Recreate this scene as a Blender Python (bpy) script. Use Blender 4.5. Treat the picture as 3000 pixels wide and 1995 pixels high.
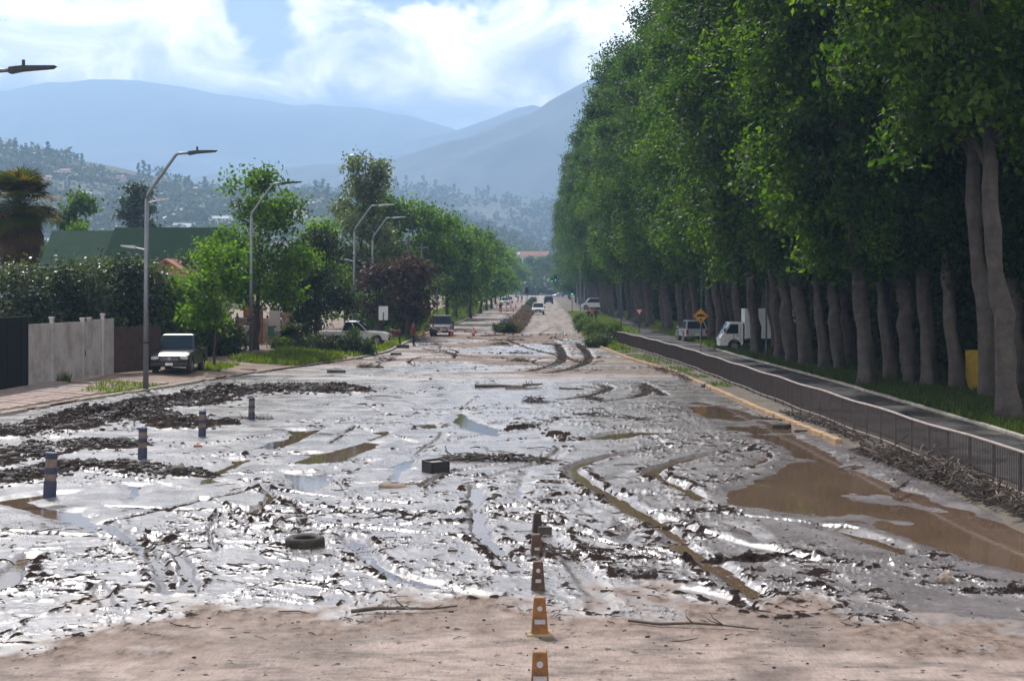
import bpy, bmesh, math, random
import numpy as np
from mathutils import Vector, Matrix
for o in list(bpy.data.objects): bpy.data.objects.remove(o)
random.seed(7); RNG = np.random.default_rng(11)
SC = bpy.context.scene; COL = SC.collection
R = math.radians
# ---------------------------------------------------------------- camera
F, CX, HY, H = 4700.0, 1585.0, 833.0, 4.6      # focal length in photo pixels, road vanishing point, eye height in metres
cd = bpy.data.cameras.new('camera'); cam = bpy.data.objects.new('camera', cd); COL.objects.link(cam)
cam.location = (0, 0, H); cam.rotation_euler = (R(90), 0, 0)
cd.sensor_fit = 'HORIZONTAL'; cd.sensor_width = 36.0; cd.lens = 36.0*F/3000.0
cd.shift_x = (1500-CX)/3000.0; cd.shift_y = (HY-997.5)/3000.0
cd.clip_start = 0.5; cd.clip_end = 30000
SC.camera = cam
# ---------------------------------------------------------------- sun, sky, exposure
SUN_AZ, SUN_EL = R(-20), R(47)                 # azimuth measured from +Y towards +X
sdir = Vector((math.sin(SUN_AZ)*math.cos(SUN_EL), math.cos(SUN_AZ)*math.cos(SUN_EL), math.sin(SUN_EL)))
sl = bpy.data.lights.new('sun', 'SUN'); sl.energy = 5.0; sl.angle = R(0.6); sl.color = (1, 0.965, 0.92)
so = bpy.data.objects.new('sun', sl); COL.objects.link(so); so.location = (0, 0, 60)
so.rotation_euler = sdir.to_track_quat('Z', 'Y').to_euler()
SC.view_settings.view_transform = 'Standard'; SC.view_settings.look = 'None'
SC.view_settings.gamma = 1; SC.view_settings.exposure = 0.12; SC.view_settings.use_curve_mapping = False
W = bpy.data.worlds.new('World'); SC.world = W; W.use_nodes = True
nt = W.node_tree; nt.nodes.clear()
def N(t, typ, **kw):
    n = t.nodes.new(typ)
    for k, v in kw.items():
        if k == 'i':
            for kk, vv in v.items(): n.inputs[kk].default_value = vv
        else: setattr(n, k, v)
    return n
def math_(t, op, a, b=None, clamp=False):
    n = N(t, 'ShaderNodeMath', operation=op, use_clamp=clamp)
    for i, v in enumerate((a, b)):
        if v is None: continue
        if isinstance(v, (int, float)): n.inputs[i].default_value = v
        else: t.links.new(v, n.inputs[i])
    return n.outputs[0]
def ramp(t, fac, stops, interp='LINEAR'):
    n = N(t, 'ShaderNodeValToRGB'); n.color_ramp.interpolation = interp
    e = n.color_ramp.elements
    while len(e) < len(stops): e.new(0.5)
    for k, (p, c) in enumerate(stops):
        e[k].position = p; e[k].color = (c, c, c, 1) if isinstance(c, (int, float)) else (*c, 1)
    t.links.new(fac, n.inputs[0]); return n.outputs[0]
def mixc(t, f, a, b, typ='MIX'):
    n = N(t, 'ShaderNodeMix', data_type='RGBA', blend_type=typ)
    for s, v in ((0, f), (6, a), (7, b)):
        if isinstance(v, (int, float)): n.inputs[s].default_value = v
        elif isinstance(v, tuple): n.inputs[s].default_value = (*v, 1)
        else: t.links.new(v, n.inputs[s])
    return n.outputs[2]
out = N(nt, 'ShaderNodeOutputWorld'); bg = N(nt, 'ShaderNodeBackground', i={'Strength': 0.088})
sky = N(nt, 'ShaderNodeTexSky', sky_type='NISHITA', sun_disc=False, sun_elevation=SUN_EL, sun_rotation=SUN_AZ, altitude=700, air_density=1.0, dust_density=1.2, ozone_density=1.2)
tc = N(nt, 'ShaderNodeTexCoord')
mp = N(nt, 'ShaderNodeMapping'); mp.inputs['Scale'].default_value = (1, 1, 1.5); mp.inputs['Location'].default_value = (3.1, 0.4, 1.37)
nt.links.new(tc.outputs['Generated'], mp.inputs[0])
n1 = N(nt, 'ShaderNodeTexNoise', i={'Scale': 9.0, 'Detail': 9, 'Roughness': 0.55, 'Distortion': 0.5}); nt.links.new(mp.outputs[0], n1.inputs[0])
n2 = N(nt, 'ShaderNodeTexNoise', i={'Scale': 15.0, 'Detail': 8, 'Roughness': 0.56, 'Distortion': 0.7}); nt.links.new(mp.outputs[0], n2.inputs[0])
# breaks of blue in a broken cloud deck
def gap(dirv, rad):
    vs = N(nt, 'ShaderNodeVectorMath', operation='SUBTRACT'); nt.links.new(tc.outputs['Generated'], vs.inputs[0]); vs.inputs[1].default_value = dirv
    sc_ = N(nt, 'ShaderNodeVectorMath', operation='MULTIPLY'); nt.links.new(vs.outputs[0], sc_.inputs[0]); sc_.inputs[1].default_value = (1/rad[0], 1/rad[0], 1/rad[1])
    ln = N(nt, 'ShaderNodeVectorMath', operation='LENGTH'); nt.links.new(sc_.outputs[0], ln.inputs[0])
    return math_(nt, 'MULTIPLY', math_(nt, 'SUBTRACT', 1.0, ln.outputs['Value'], True), 0.42)
def pdir(x, y): return tuple(Vector(((x-CX)/F, 1, (HY-y)/F)).normalized())
dens = n1.outputs[0]
for (px, py, rr, op) in ((760, 0, (0.034, 0.040), 'SUBTRACT'), (1200, -70, (0.085, 0.030), 'SUBTRACT'), (1760, 110, (0.07, 0.06), 'ADD'), (300, 80, (0.08, 0.05), 'ADD'), (1150, 190, (0.08, 0.022), 'ADD')):
    dens = math_(nt, op, dens, gap(pdir(px, py), rr))
# deck closes up near the horizon; unseen overhead it is thinned to weaken ambient light
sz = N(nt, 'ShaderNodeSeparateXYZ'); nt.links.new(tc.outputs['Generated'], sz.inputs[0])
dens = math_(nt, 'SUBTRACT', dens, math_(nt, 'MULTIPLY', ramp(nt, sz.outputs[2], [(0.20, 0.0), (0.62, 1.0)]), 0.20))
dens = math_(nt, 'ADD', dens, math_(nt, 'MULTIPLY', math_(nt, 'SUBTRACT', n2.outputs[0], 0.5), 0.35))
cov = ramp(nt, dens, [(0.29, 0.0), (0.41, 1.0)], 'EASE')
lum = ramp(nt, n2.outputs[0], [(0.28, (9.0, 9.0, 9.2)), (0.42, (20.0, 19.0, 17.6)), (0.58, (36.0, 33.0, 29.0))])
# the deck's base thickens into blue grey murk where it sits on the ranges
sx = N(nt, 'ShaderNodeSeparateXYZ'); nt.links.new(tc.outputs['Generated'], sx.inputs[0])
z0_ = math_(nt, 'MULTIPLY', ramp(nt, math_(nt, 'MULTIPLY', math_(nt, 'ADD', sx.outputs[0], 0.4), 2.0, True), [(0.0, 0.55), (0.172, 0.56), (0.56, 0.535), (0.69, 0.475), (0.76, 0.42), (0.82, 0.48), (1.0, 0.52)]), 0.2)
zz_ = math_(nt, 'ADD', math_(nt, 'SUBTRACT', sx.outputs[2], z0_), math_(nt, 'MULTIPLY', math_(nt, 'SUBTRACT', n2.outputs[0], 0.5), 0.035))
basef = ramp(nt, math_(nt, 'ADD', math_(nt, 'MULTIPLY', zz_, 10.0), 0.5, True), [(0.44, 0.0), (0.72, 1.0)], 'EASE')
lum = mixc(nt, basef, (3.2, 4.2, 5.6), lum)
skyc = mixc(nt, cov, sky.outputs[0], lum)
W.cycles.sampling_method = 'MANUAL'; W.cycles.sample_map_resolution = 512
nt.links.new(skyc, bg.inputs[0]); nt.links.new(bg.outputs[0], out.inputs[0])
# ---------------------------------------------------------------- helpers
def G(x, y, z=0.0):
    s = (y-HY)/(H-z); return Vector(((x-CX)/s, F/s, z))
def A(x, y, D): return Vector(((x-CX)*D/F, D, H-(y-HY)*D/F))
def tag(o, label=None, cat=None, group=None, kind=None):
    if label: o['label'] = label
    if cat: o['category'] = cat
    if group: o['group'] = group
    if kind: o['kind'] = kind
    return o
def thing(name, label, cat, loc=(0, 0, 0), rz=0.0, group=None):
    o = bpy.data.objects.new(name, None); COL.objects.link(o); o.empty_display_size = 0.2
    o.location = loc; o.rotation_euler = (0, 0, rz); return tag(o, label, cat, group)
def link(name, me, parent=None):
    o = bpy.data.objects.new(name, me); COL.objects.link(o)
    if parent: o.parent = parent
    return o
def dup(root, loc=None, rz=None, scale=None, label=None, group=None):
    r = root.copy(); COL.objects.link(r)
    if loc is not None: r.location = loc
    if rz is not None: r.rotation_euler = (0, 0, rz)
    if scale is not None: r.scale = scale if isinstance(scale, tuple) else (scale,)*3
    if label: r['label'] = label
    if group: r['group'] = group
    for ch in list(root.children):
        c = ch.copy(); COL.objects.link(c); c.parent = r
        for g in ch.children:
            d = g.copy(); COL.objects.link(d); d.parent = c
    return r
class MB:
    def __init__(s): s.v = []; s.f = []; s.m = []
    def add(s, vs, fs, mi=0):
        n = len(s.v); s.v += [tuple(p) for p in vs]
        for q in fs: s.f.append(tuple(i+n for i in q)); s.m.append(mi)
        return s
    def box(s, c, d, rz=0.0, rot=None, mi=0, taper=1.0):
        M = rot if rot is not None else Matrix.Rotation(rz, 3, 'Z')
        c = Vector(c); vs = []
        for k, (x, y, z) in enumerate(((-1,-1,-1),(1,-1,-1),(1,1,-1),(-1,1,-1),(-1,-1,1),(1,-1,1),(1,1,1),(-1,1,1))):
            t = taper if z > 0 else 1.0
            vs.append(c + M @ Vector((x*d[0]/2*t, y*d[1]/2*t, z*d[2]/2)))
        return s.add(vs, [(0,3,2,1),(4,5,6,7),(0,1,5,4),(1,2,6,5),(2,3,7,6),(3,0,4,7)], mi)
    def tube(s, pts, rad, n=8, mi=0, cap=True):
        pts = [Vector(p) for p in pts]
        if not isinstance(rad, (list, tuple)): rad = [rad]*len(pts)
        base = len(s.v); prev = None
        for i, p in enumerate(pts):
            t = (pts[min(i+1, len(pts)-1)] - pts[max(i-1, 0)]).normalized()
            if prev is None: u = t.orthogonal().normalized()
            else: u = (prev - t*prev.dot(t)); u = u.normalized() if u.length > 1e-5 else t.orthogonal().normalized()
            prev = u; w = t.cross(u)
            for k in range(n):
                a = 2*math.pi*k/n; s.v.append(tuple(p + (u*math.cos(a)+w*math.sin(a))*rad[i]))
        for i in range(len(pts)-1):
            for k in range(n):
                a = base+i*n+k; b = base+i*n+(k+1) % n
                s.f.append((a, b, b+n, a+n)); s.m.append(mi)
        if cap:
            s.f.append(tuple(base+k for k in reversed(range(n)))); s.m.append(mi)
            e = base+(len(pts)-1)*n; s.f.append(tuple(e+k for k in range(n))); s.m.append(mi)
        return s
    def prism(s, poly, axis, a, b, mi=0):
        """poly in the two other axes; extruded along axis from a to b"""
        def P(q, t): return {'x': (t, q[0], q[1]), 'y': (q[0], t, q[1]), 'z': (q[0], q[1], t)}[axis]
        n = len(poly); vs = [P(q, a) for q in poly]+[P(q, b) for q in poly]
        fs = [tuple(range(n)), tuple(range(2*n-1, n-1, -1))]+[(i, i+n, (i+1) % n+n, (i+1) % n) for i in range(n)]
        return s.add(vs, fs, mi)
    def lathe(s, prof, n=16, c=(0, 0, 0), mi=0, M=None):
        c = Vector(c); base = len(s.v)
        for (r, z) in prof:
            for k in range(n):
                a = 2*math.pi*k/n; p = Vector((r*math.cos(a), r*math.sin(a), z))
                if M is not None: p = M @ p
                s.v.append(tuple(c+p))
        for i in range(len(prof)-1):
            for k in range(n):
                a = base+i*n+k; b = base+i*n+(k+1) % n; s.f.append((a, b, b+n, a+n)); s.m.append(mi)
        return s
    def build(s, name, mat, parent=None, smooth=False, loc=None, bevel=0.0, label=None):
        me = bpy.data.meshes.new(name); me.from_pydata(s.v, [], s.f)
        for m in (mat if isinstance(mat, (list, tuple)) else [mat]): me.materials.append(m)
        if any(s.m): me.polygons.foreach_set('material_index', s.m)
        bm = bmesh.new(); bm.from_mesh(me); bmesh.ops.recalc_face_normals(bm, faces=bm.faces)
        if bevel: bmesh.ops.bevel(bm, geom=bm.edges[:], offset=bevel, segments=1, affect='EDGES', profile=0.5)
        bm.to_mesh(me); bm.free()
        if smooth: me.polygons.foreach_set('use_smooth', [True]*len(me.polygons))
        o = link(name, me, parent)
        if loc is not None: o.location = loc
        if label: o['label'] = label
        return o
def npmesh(name, V, Q, mat, parent=None, smooth=False, attrs=None):
    me = bpy.data.meshes.new(name); V = np.asarray(V, np.float32); Q = np.asarray(Q, np.int32); k = Q.shape[1]
    me.vertices.add(len(V)); me.vertices.foreach_set('co', V.ravel())
    me.loops.add(Q.size); me.loops.foreach_set('vertex_index', Q.ravel())
    me.polygons.add(len(Q)); me.polygons.foreach_set('loop_start', np.arange(0, Q.size, k, dtype=np.int32)); me.polygons.foreach_set('loop_total', np.full(len(Q), k, np.int32))
    if smooth: me.polygons.foreach_set('use_smooth', np.ones(len(Q), bool))
    for n, a in (attrs or {}).items():
        at = me.attributes.new(n, 'FLOAT', 'POINT'); at.data.foreach_set('value', np.asarray(a, np.float32))
    me.materials.append(mat); me.update(calc_edges=True); me.validate()
    return link(name, me, parent)
def grid_faces(r, c):
    i = np.arange((r-1)*(c-1)); a = (i//(c-1))*c + i % (c-1)
    return np.stack([a, a+1, a+c+1, a+c], 1)
def _h(i, j, s): 
    v = np.sin(i*127.1+j*311.7+s*74.7)*43758.5453; return v-np.floor(v)
def vn(x, y, s=0):
    i = np.floor(x); j = np.floor(y); fx = x-i; fy = y-j
    fx = fx*fx*(3-2*fx); fy = fy*fy*(3-2*fy)
    return (_h(i, j, s)*(1-fx)+_h(i+1, j, s)*fx)*(1-fy)+(_h(i, j+1, s)*(1-fx)+_h(i+1, j+1, s)*fx)*fy
def fbm(x, y, o=4, s=0, g=0.5, ridged=False):
    t = np.zeros_like(np.asarray(x, float)); a = 1.0; n = 0.0
    for k in range(o):
        v = vn(x*2**k+17.3*k, y*2**k+9.1*k, s+k)
        if ridged: v = 1-np.abs(2*v-1)
        t = t+a*v; n += a; a *= g
    return t/n
def sstep(a, b, x):
    t = np.clip((np.asarray(x, float)-a)/(b-a), 0, 1); return t*t*(3-2*t)
def curve(pts):
    xs = [p[0] for p in pts]; ys = [p[1] for p in pts]
    return lambda d: np.interp(d, xs, ys)
# ---------------------------------------------------------------- materials
MATS = {}
def mat(name, col, rough=0.7, metal=0.0, var=0.25, vscale=6.0, bump=0.0, bscale=40.0, spec=0.5, col2=None, coat=0.0, coord='Object'):
    if name in MATS: return MATS[name]
    m = bpy.data.materials.new(name); m.use_nodes = True; t = m.node_tree; b = t.nodes['Principled BSDF']
    b.inputs['Roughness'].default_value = rough; b.inputs['Metallic'].default_value = metal
    b.inputs['Specular IOR Level'].default_value = spec; b.inputs['Coat Weight'].default_value = coat
    tcn = N(t, 'ShaderNodeTexCoord')
    nz = N(t, 'ShaderNodeTexNoise', i={'Scale': vscale, 'Detail': 6, 'Roughness': 0.65}); t.links.new(tcn.outputs[coord], nz.inputs[0])
    dark = col2 if col2 else tuple(c*(1-var) for c in col); lite = tuple(min(1, c*(1+var*0.5)) for c in col)
    t.links.new(ramp(t, nz.outputs[0], [(0.32, dark), (0.55, col), (0.72, lite)]), b.inputs['Base Color'])
    if bump:
        nb = N(t, 'ShaderNodeTexNoise', i={'Scale': bscale, 'Detail': 5, 'Roughness': 0.6}); t.links.new(tcn.outputs[coord], nb.inputs[0])
        bp = N(t, 'ShaderNodeBump', i={'Strength': bump, 'Distance': 0.05}); t.links.new(nb.outputs[0], bp.inputs['Height']); t.links.new(bp.outputs[0], b.inputs['Normal'])
    MATS[name] = m; return m
def leafmat(name, c0, c1, c2, trans=0.45, rough=0.55, spec=0.2, tint=(3.3, 3.5, 0.8)):
    m = bpy.data.materials.new(name); m.use_nodes = True; t = m.node_tree; b = t.nodes['Principled BSDF']; o = t.nodes['Material Output']
    at = N(t, 'ShaderNodeAttribute', attribute_name='v')
    col = ramp(t, at.outputs['Fac'], [(0.0, c0), (0.5, c1), (1.0, c2)])
    oi = N(t, 'ShaderNodeObjectInfo'); col = mixc(t, 1.0, col, ramp(t, oi.outputs['Random'], [(0.0, (0.66, 0.66, 0.62)), (0.5, (1.0, 1.0, 0.9)), (1.0, (1.5, 1.38, 1.0))]), 'MULTIPLY')
    t.links.new(col, b.inputs['Base Color']); b.inputs['Roughness'].default_value = rough; b.inputs['Specular IOR Level'].default_value = spec
    tr = N(t, 'ShaderNodeBsdfTranslucent')
    tcol = mixc(t, 1.0, col, tint, 'MULTIPLY'); t.links.new(tcol, tr.inputs[0])
    mx = N(t, 'ShaderNodeMixShader'); mx.inputs[0].default_value = trans
    t.links.new(b.outputs[0], mx.inputs[1]); t.links.new(tr.outputs[0], mx.inputs[2]); t.links.new(mx.outputs[0], o.inputs[0])
    MATS[name] = m; return m
# ================================================================ THE SETTING
XL = curve([(15,-24),(45,-19.8),(55,-18.8),(64,-17.7),(68,-16.9),(81,-14.9),(96,-11.4),(107,-10.3),(138,-10.6),(196,-9.6),(313,-9.6),(900,-9.6)])     # left kerb
XR = curve([(15,9.1),(45,8.6),(59,7.85),(83,6.87),(98,5.3),(119,4.07),(138,3.8),(196,3.8),(313,4),(900,4)])                                          # right kerb
XF = curve([(15,11.1),(34,10.15),(38.8,9.85),(65,8.85),(88,8.0),(105,6.9),(121,5.6)])                                                                # railing
XS = curve([(15,14.2),(50,13.9),(75,13.3),(100,12.2),(138,11.2),(200,11.0),(900,10)])                                                                # far edge of the side road
def LZ(X, Y): 
    d = np.maximum(0, XL(Y)-X); return 0.10 + np.minimum(d*0.07, 0.40)
# ---- ground sheet to the horizon
def sheet(name, X0, X1, Y0, Y1, z, m, nx=2, ny=2):
    x = np.linspace(X0, X1, nx); y = np.linspace(Y0, Y1, ny); gx, gy = np.meshgrid(x, y)
    return tag(npmesh(name, np.stack([gx, gy, np.full_like(gx, z)], -1).reshape(-1, 3), grid_faces(ny, nx), m), kind='structure')
m_plain = mat('plain earth', (0.10, 0.11, 0.06), 0.9, var=0.5, vscale=0.02)
sheet('ground', -5200, 5200, -60, 7400, -0.35, m_plain)
# ---- mud: a height field with ruts, ridges, clods and hollows
MUDY0, MUDY1 = 15.5, 150.0
WATER = -0.012
def poly_sd(X, Y, P):
    """signed distance to polygon (negative inside)"""
    P = np.asarray(P); d2 = np.full(X.shape, 1e9); ins = np.zeros(X.shape, bool); n = len(P)
    for i in range(n):
        a = P[i]; b = P[(i+1) % n]; e = b-a; w0 = X-a[0]; w1 = Y-a[1]
        t = np.clip((w0*e[0]+w1*e[1])/(e@e+1e-9), 0, 1); d2 = np.minimum(d2, (w0-e[0]*t)**2+(w1-e[1]*t)**2)
        c = ((a[1] <= Y) & (b[1] > Y)) | ((b[1] <= Y) & (a[1] > Y))
        xx = a[0]+(Y-a[1])/(b[1]-a[1]+1e-12)*e[0]; ins ^= c & (X < xx)
    d = np.sqrt(d2); return np.where(ins, -d, d)
def line_sd(X, Y, P):
    d2 = np.full(X.shape, 1e9)
    for a, b in zip(P[:-1], P[1:]):
        e = b-a; w0 = X-a[0]; w1 = Y-a[1]; t = np.clip((w0*e[0]+w1*e[1])/(e@e+1e-9), 0, 1)
        d2 = np.minimum(d2, (w0-e[0]*t)**2+(w1-e[1]*t)**2)
    return np.sqrt(d2)
def gp(pts, z=0.0): return np.array([[*G(x, y, z)[:2]] for x, y in pts])
def smooth_line(P, k=5):
    P = np.asarray(P, float)
    for _ in range(2):
        Q = [P[0]]
        for a, b in zip(P[:-1], P[1:]): Q += [a*0.75+b*0.25, a*0.25+b*0.75]
        P = np.array(Q+[P[-1]])
    return P
def zq(ox, oy, k, pts): return [(ox+x*k, oy+y*k) for x, y in pts]
K1 = 900/2358
PUDDLES = [
 zq(0,1050,K1,[(1700,770),(1940,770),(1860,830),(1640,930),(1890,985),(1680,955),(1470,985),(1560,880),(1760,810)]),
 zq(0,1050,K1,[(950,965),(1120,980),(1100,1040),(1060,1070),(990,1125),(960,1060)]),
 zq(0,1050,K1,[(-150,1090),(20,1080),(320,1035),(620,1025),(600,1045),(420,1060),(230,1100),(410,1150),(560,1180),(640,1170),(830,1310),(700,1350),(430,1250),(180,1180)]),
 zq(800,1050,K1,[(90,545),(370,550),(280,620),(100,690),(-170,690),(-60,640),(110,610)]),
 zq(800,1050,K1,[(900,490),(925,575),(760,640),(890,650),(660,745),(560,800),(250,820),(120,800),(280,745),(100,745),(150,730),(400,720),(600,660),(800,590),(710,570),(850,550)]),
 zq(800,1050,K1,[(1110,730),(1030,800),(990,950),(920,960),(850,920),(920,850),(870,830),(1020,770)]),
 zq(800,1050,K1,[(40,870),(300,890),(470,850),(450,980),(250,1035),(90,990)]),
 zq(800,1050,K1,[(590,865),(700,785),(770,785),(650,868)]),
 zq(800,1050,K1,[(1340,490),(1440,400),(1560,480),(1760,540),(1740,610),(1640,590),(1420,530)]),
 zq(800,1050,K1,[(1060,500),(1280,495),(1260,550),(1120,545)]),
 zq(800,1050,K1,[(600,338),(740,332),(735,362),(640,362)]),
 zq(800,1050,K1,[(1900,900),(1960,880),(1930,1000),(1930,1080),(1850,1100),(1860,1000)]),
 zq(800,1050,K1,[(1560,1190),(1640,1180),(1630,1320),(1570,1330)]),
 zq(1500,1100,K1,[(570,490),(700,450),(900,425),(1290,432),(1000,470),(800,497)]),
 zq(1500,1100,K1,[(240,385),(560,378),(540,392),(300,395)]),
 zq(1500,1100,K1,[(740,770),(860,750),(850,785),(770,800)]),
 zq(1500,1100,K1,[(730,925),(830,930),(950,1020),(1110,1140),(1060,1145),(830,1030)]),
 zq(1500,1100,K1,[(810,1120),(900,1130),(965,1200),(900,1280),(840,1260),(880,1190)]),
 zq(1500,1100,K1,[(540,1050),(650,1048),(655,1082),(560,1082)]),
 zq(1500,1100,K1,[(1620,1145),(1760,1150),(1870,1200),(1950,1295),(1900,1290),(1760,1200)]),
 zq(1500,1100,K1,[(1790,690),(1960,620),(2000,640),(1890,700)]),
 zq(1500,1500,K1,[(1290,275),(1400,300),(1640,465),(1580,460),(1400,340)]),
 zq(1500,1500,K1,[(1150,320),(1230,325),(1250,378),(1180,350)]),
 # the long pool by the right kerb
 [(1985,1178),(2050,1172),(2135,1186),(2268,1230),(2330,1252),(2330,1268),(2210,1272),(2120,1262),(2080,1235),(2010,1205)],
 [(2150,1270),(2330,1272),(2440,1330),(2540,1385),(2680,1440),(2800,1480),(3000,1530),(3300,1650),(3200,1760),(3000,1690),(2850,1650),(2760,1612),(2640,1570),(2480,1535),(2350,1525),(2210,1500),(2100,1478),(2010,1470),(2060,1455),(2140,1430),(2190,1400),(2255,1385),(2290,1352),(2290,1325),(2260,1295)],
 [(2290,1490),(2420,1535),(2600,1590),(2700,1640),(2560,1600),(2400,1550)],
 [(2380,1690),(2470,1700),(2560,1740),(2480,1725)],
]
RUTS = [  # pixel polyline, half width (m), depth, ridge
 (zq(1500,1100,K1,[(1190,555),(1000,585),(800,610),(600,660),(430,730),(560,820),(730,920),(1000,1080),(1110,1145),(1300,1260)]),0.28,0.07,0.10),
 (zq(1500,1100,K1,[(1760,578),(1400,630),(1110,720),(1060,765),(1280,850),(1450,950)]),0.26,0.06,0.09),
 (zq(1500,1100,K1,[(1380,380),(1590,500),(1590,650),(1560,720),(1650,870)]),0.10,-0.05,0.0),
 (zq(1500,1100,K1,[(2140,600),(2210,750)]),0.10,-0.04,0.0),
 (zq(1500,1100,K1,[(1640,500),(1850,560),(2010,620),(1900,690),(1780,710)]),0.12,-0.04,0.02),
 (zq(1500,1100,K1,[(700,75),(765,100),(650,150),(380,190)]),0.35,0.03,0.04),
 (zq(1500,1100,K1,[(1000,80),(1055,130),(960,170),(700,200)]),0.40,0.03,0.04),
 (zq(1500,1100,K1,[(1000,60),(1090,110),(1180,160)]),0.35,0.02,0.03),
 (zq(1100,700,700/2358,[(1790,1040),(1870,1180),(1750,1260),(1500,1310)]),0.5,0.03,0.03),
 (zq(1100,700,700/2358,[(2000,1040),(2140,1180),(2000,1270),(1700,1330)]),0.5,0.03,0.03),
 (zq(1100,700,700/2358,[(1300,1000),(1500,1080),(1750,1140),(2100,1240)]),0.3,0.02,0.03),
 (zq(0,1450,K1,[(830,230),(1050,390),(1250,560),(1300,760)]),0.22,0.04,0.10),
 (zq(0,1450,K1,[(1150,320),(1400,470),(1470,760)]),0.18,0.04,0.07),
 (zq(0,1450,K1,[(230,470),(100,560),(40,720)]),0.25,0.05,0.10),
 (zq(0,1450,K1,[(760,700),(830,870)]),0.15,0.03,0.05),
 (zq(800,1450,K1,[(600,330),(720,470),(850,600),(1200,700),(1600,780)]),0.25,0.03,0.10),
 (zq(800,1450,K1,[(1560,-60),(1570,280),(1700,420),(1950,620)]),0.25,0.04,0.07),
 (zq(1500,1500,K1,[(230,160),(400,300),(620,520),(700,760)]),0.3,0.02,0.07),
 (zq(1500,1500,K1,[(1260,240),(1500,400),(1800,600),(2100,760)]),0.3,0.04,0.07),
 (zq(1500,1500,K1,[(1000,560),(1300,600),(1700,700),(2000,790)]),0.25,0.02,0.08),
 (zq(1500,1500,K1,[(1150,60),(1500,200),(1950,300),(2300,380)]),0.25,0.02,0.09),
 (zq(800,1050,K1,[(1330,590),(1180,700),(1000,850)]),0.2,0.03,0.05),
 (zq(800,1050,K1,[(-150,760),(200,600),(500,480)]),0.22,0.02,0.06),
 (zq(800,1050,K1,[(1640,930),(1900,850),(2100,810),(2230,700)]),0.2,0.02,0.09),
]
BERMS = [ # clod heaps: pixel polyline, half width, height
 ([(-60,1275),(60,1275),(200,1250),(330,1215),(440,1225),(560,1250)],1.7,0.42),
 ([(300,1225),(460,1180),(600,1165),(760,1150),(900,1145),(1000,1152)],1.5,0.36),
 ([(560,1190),(700,1140),(850,1132),(980,1140)],1.3,0.25),
 ([(-60,1360),(60,1330),(220,1300),(330,1310)],1.3,0.25),
 ([(-40,1420),(120,1390),(250,1362),(400,1375),(540,1392)],0.9,0.22),
 ([(1505,1262),(1560,1250),(1620,1278),(1680,1295)],0.45,0.16),
 ([(2080,1640),(2200,1650),(2300,1640)],0.35,0.10),
 ([(1830,1690),(1860,1685),(1900,1695)],0.3,0.10),
 ([(2860,1745),(2920,1748),(2985,1740)],0.22,0.09),
]
rg = np.random.default_rng(17); STRAY = []
for k in range(46):   # wheel ruts wandering across the churned mud
    y0 = 1/rg.uniform(1/62, 1/26); x0 = rg.uniform(-0.33, 0.12)*y0; hd = rg.choice([rg.normal(0.0, 0.35), rg.normal(1.57, 0.5), rg.normal(2.2, 0.4)]); cv = rg.normal(0, 0.09); P_ = []
    for j in range(9): P_.append((x0, y0)); x0 += math.cos(hd)*0.7; y0 += math.sin(hd)*0.7; hd += cv*0.7
    STRAY.append((np.array(P_), rg.uniform(0.07, 0.15), rg.uniform(0.015, 0.05), rg.uniform(0.03, 0.09)))
for k in range(22):   # fainter wheel tracks on the drying stretch
    y0 = rg.uniform(84, 135); x0 = rg.uniform(-7, 4); hd = rg.normal(1.57, 0.55); cv = rg.normal(0, 0.05); P_ = []
    for j in range(11): P_.append((x0, y0)); x0 += math.cos(hd)*1.6; y0 += math.sin(hd)*1.6; hd += cv*1.6
    STRAY.append((np.array(P_), rg.uniform(0.14, 0.24), 0.015, 0.035))
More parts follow.
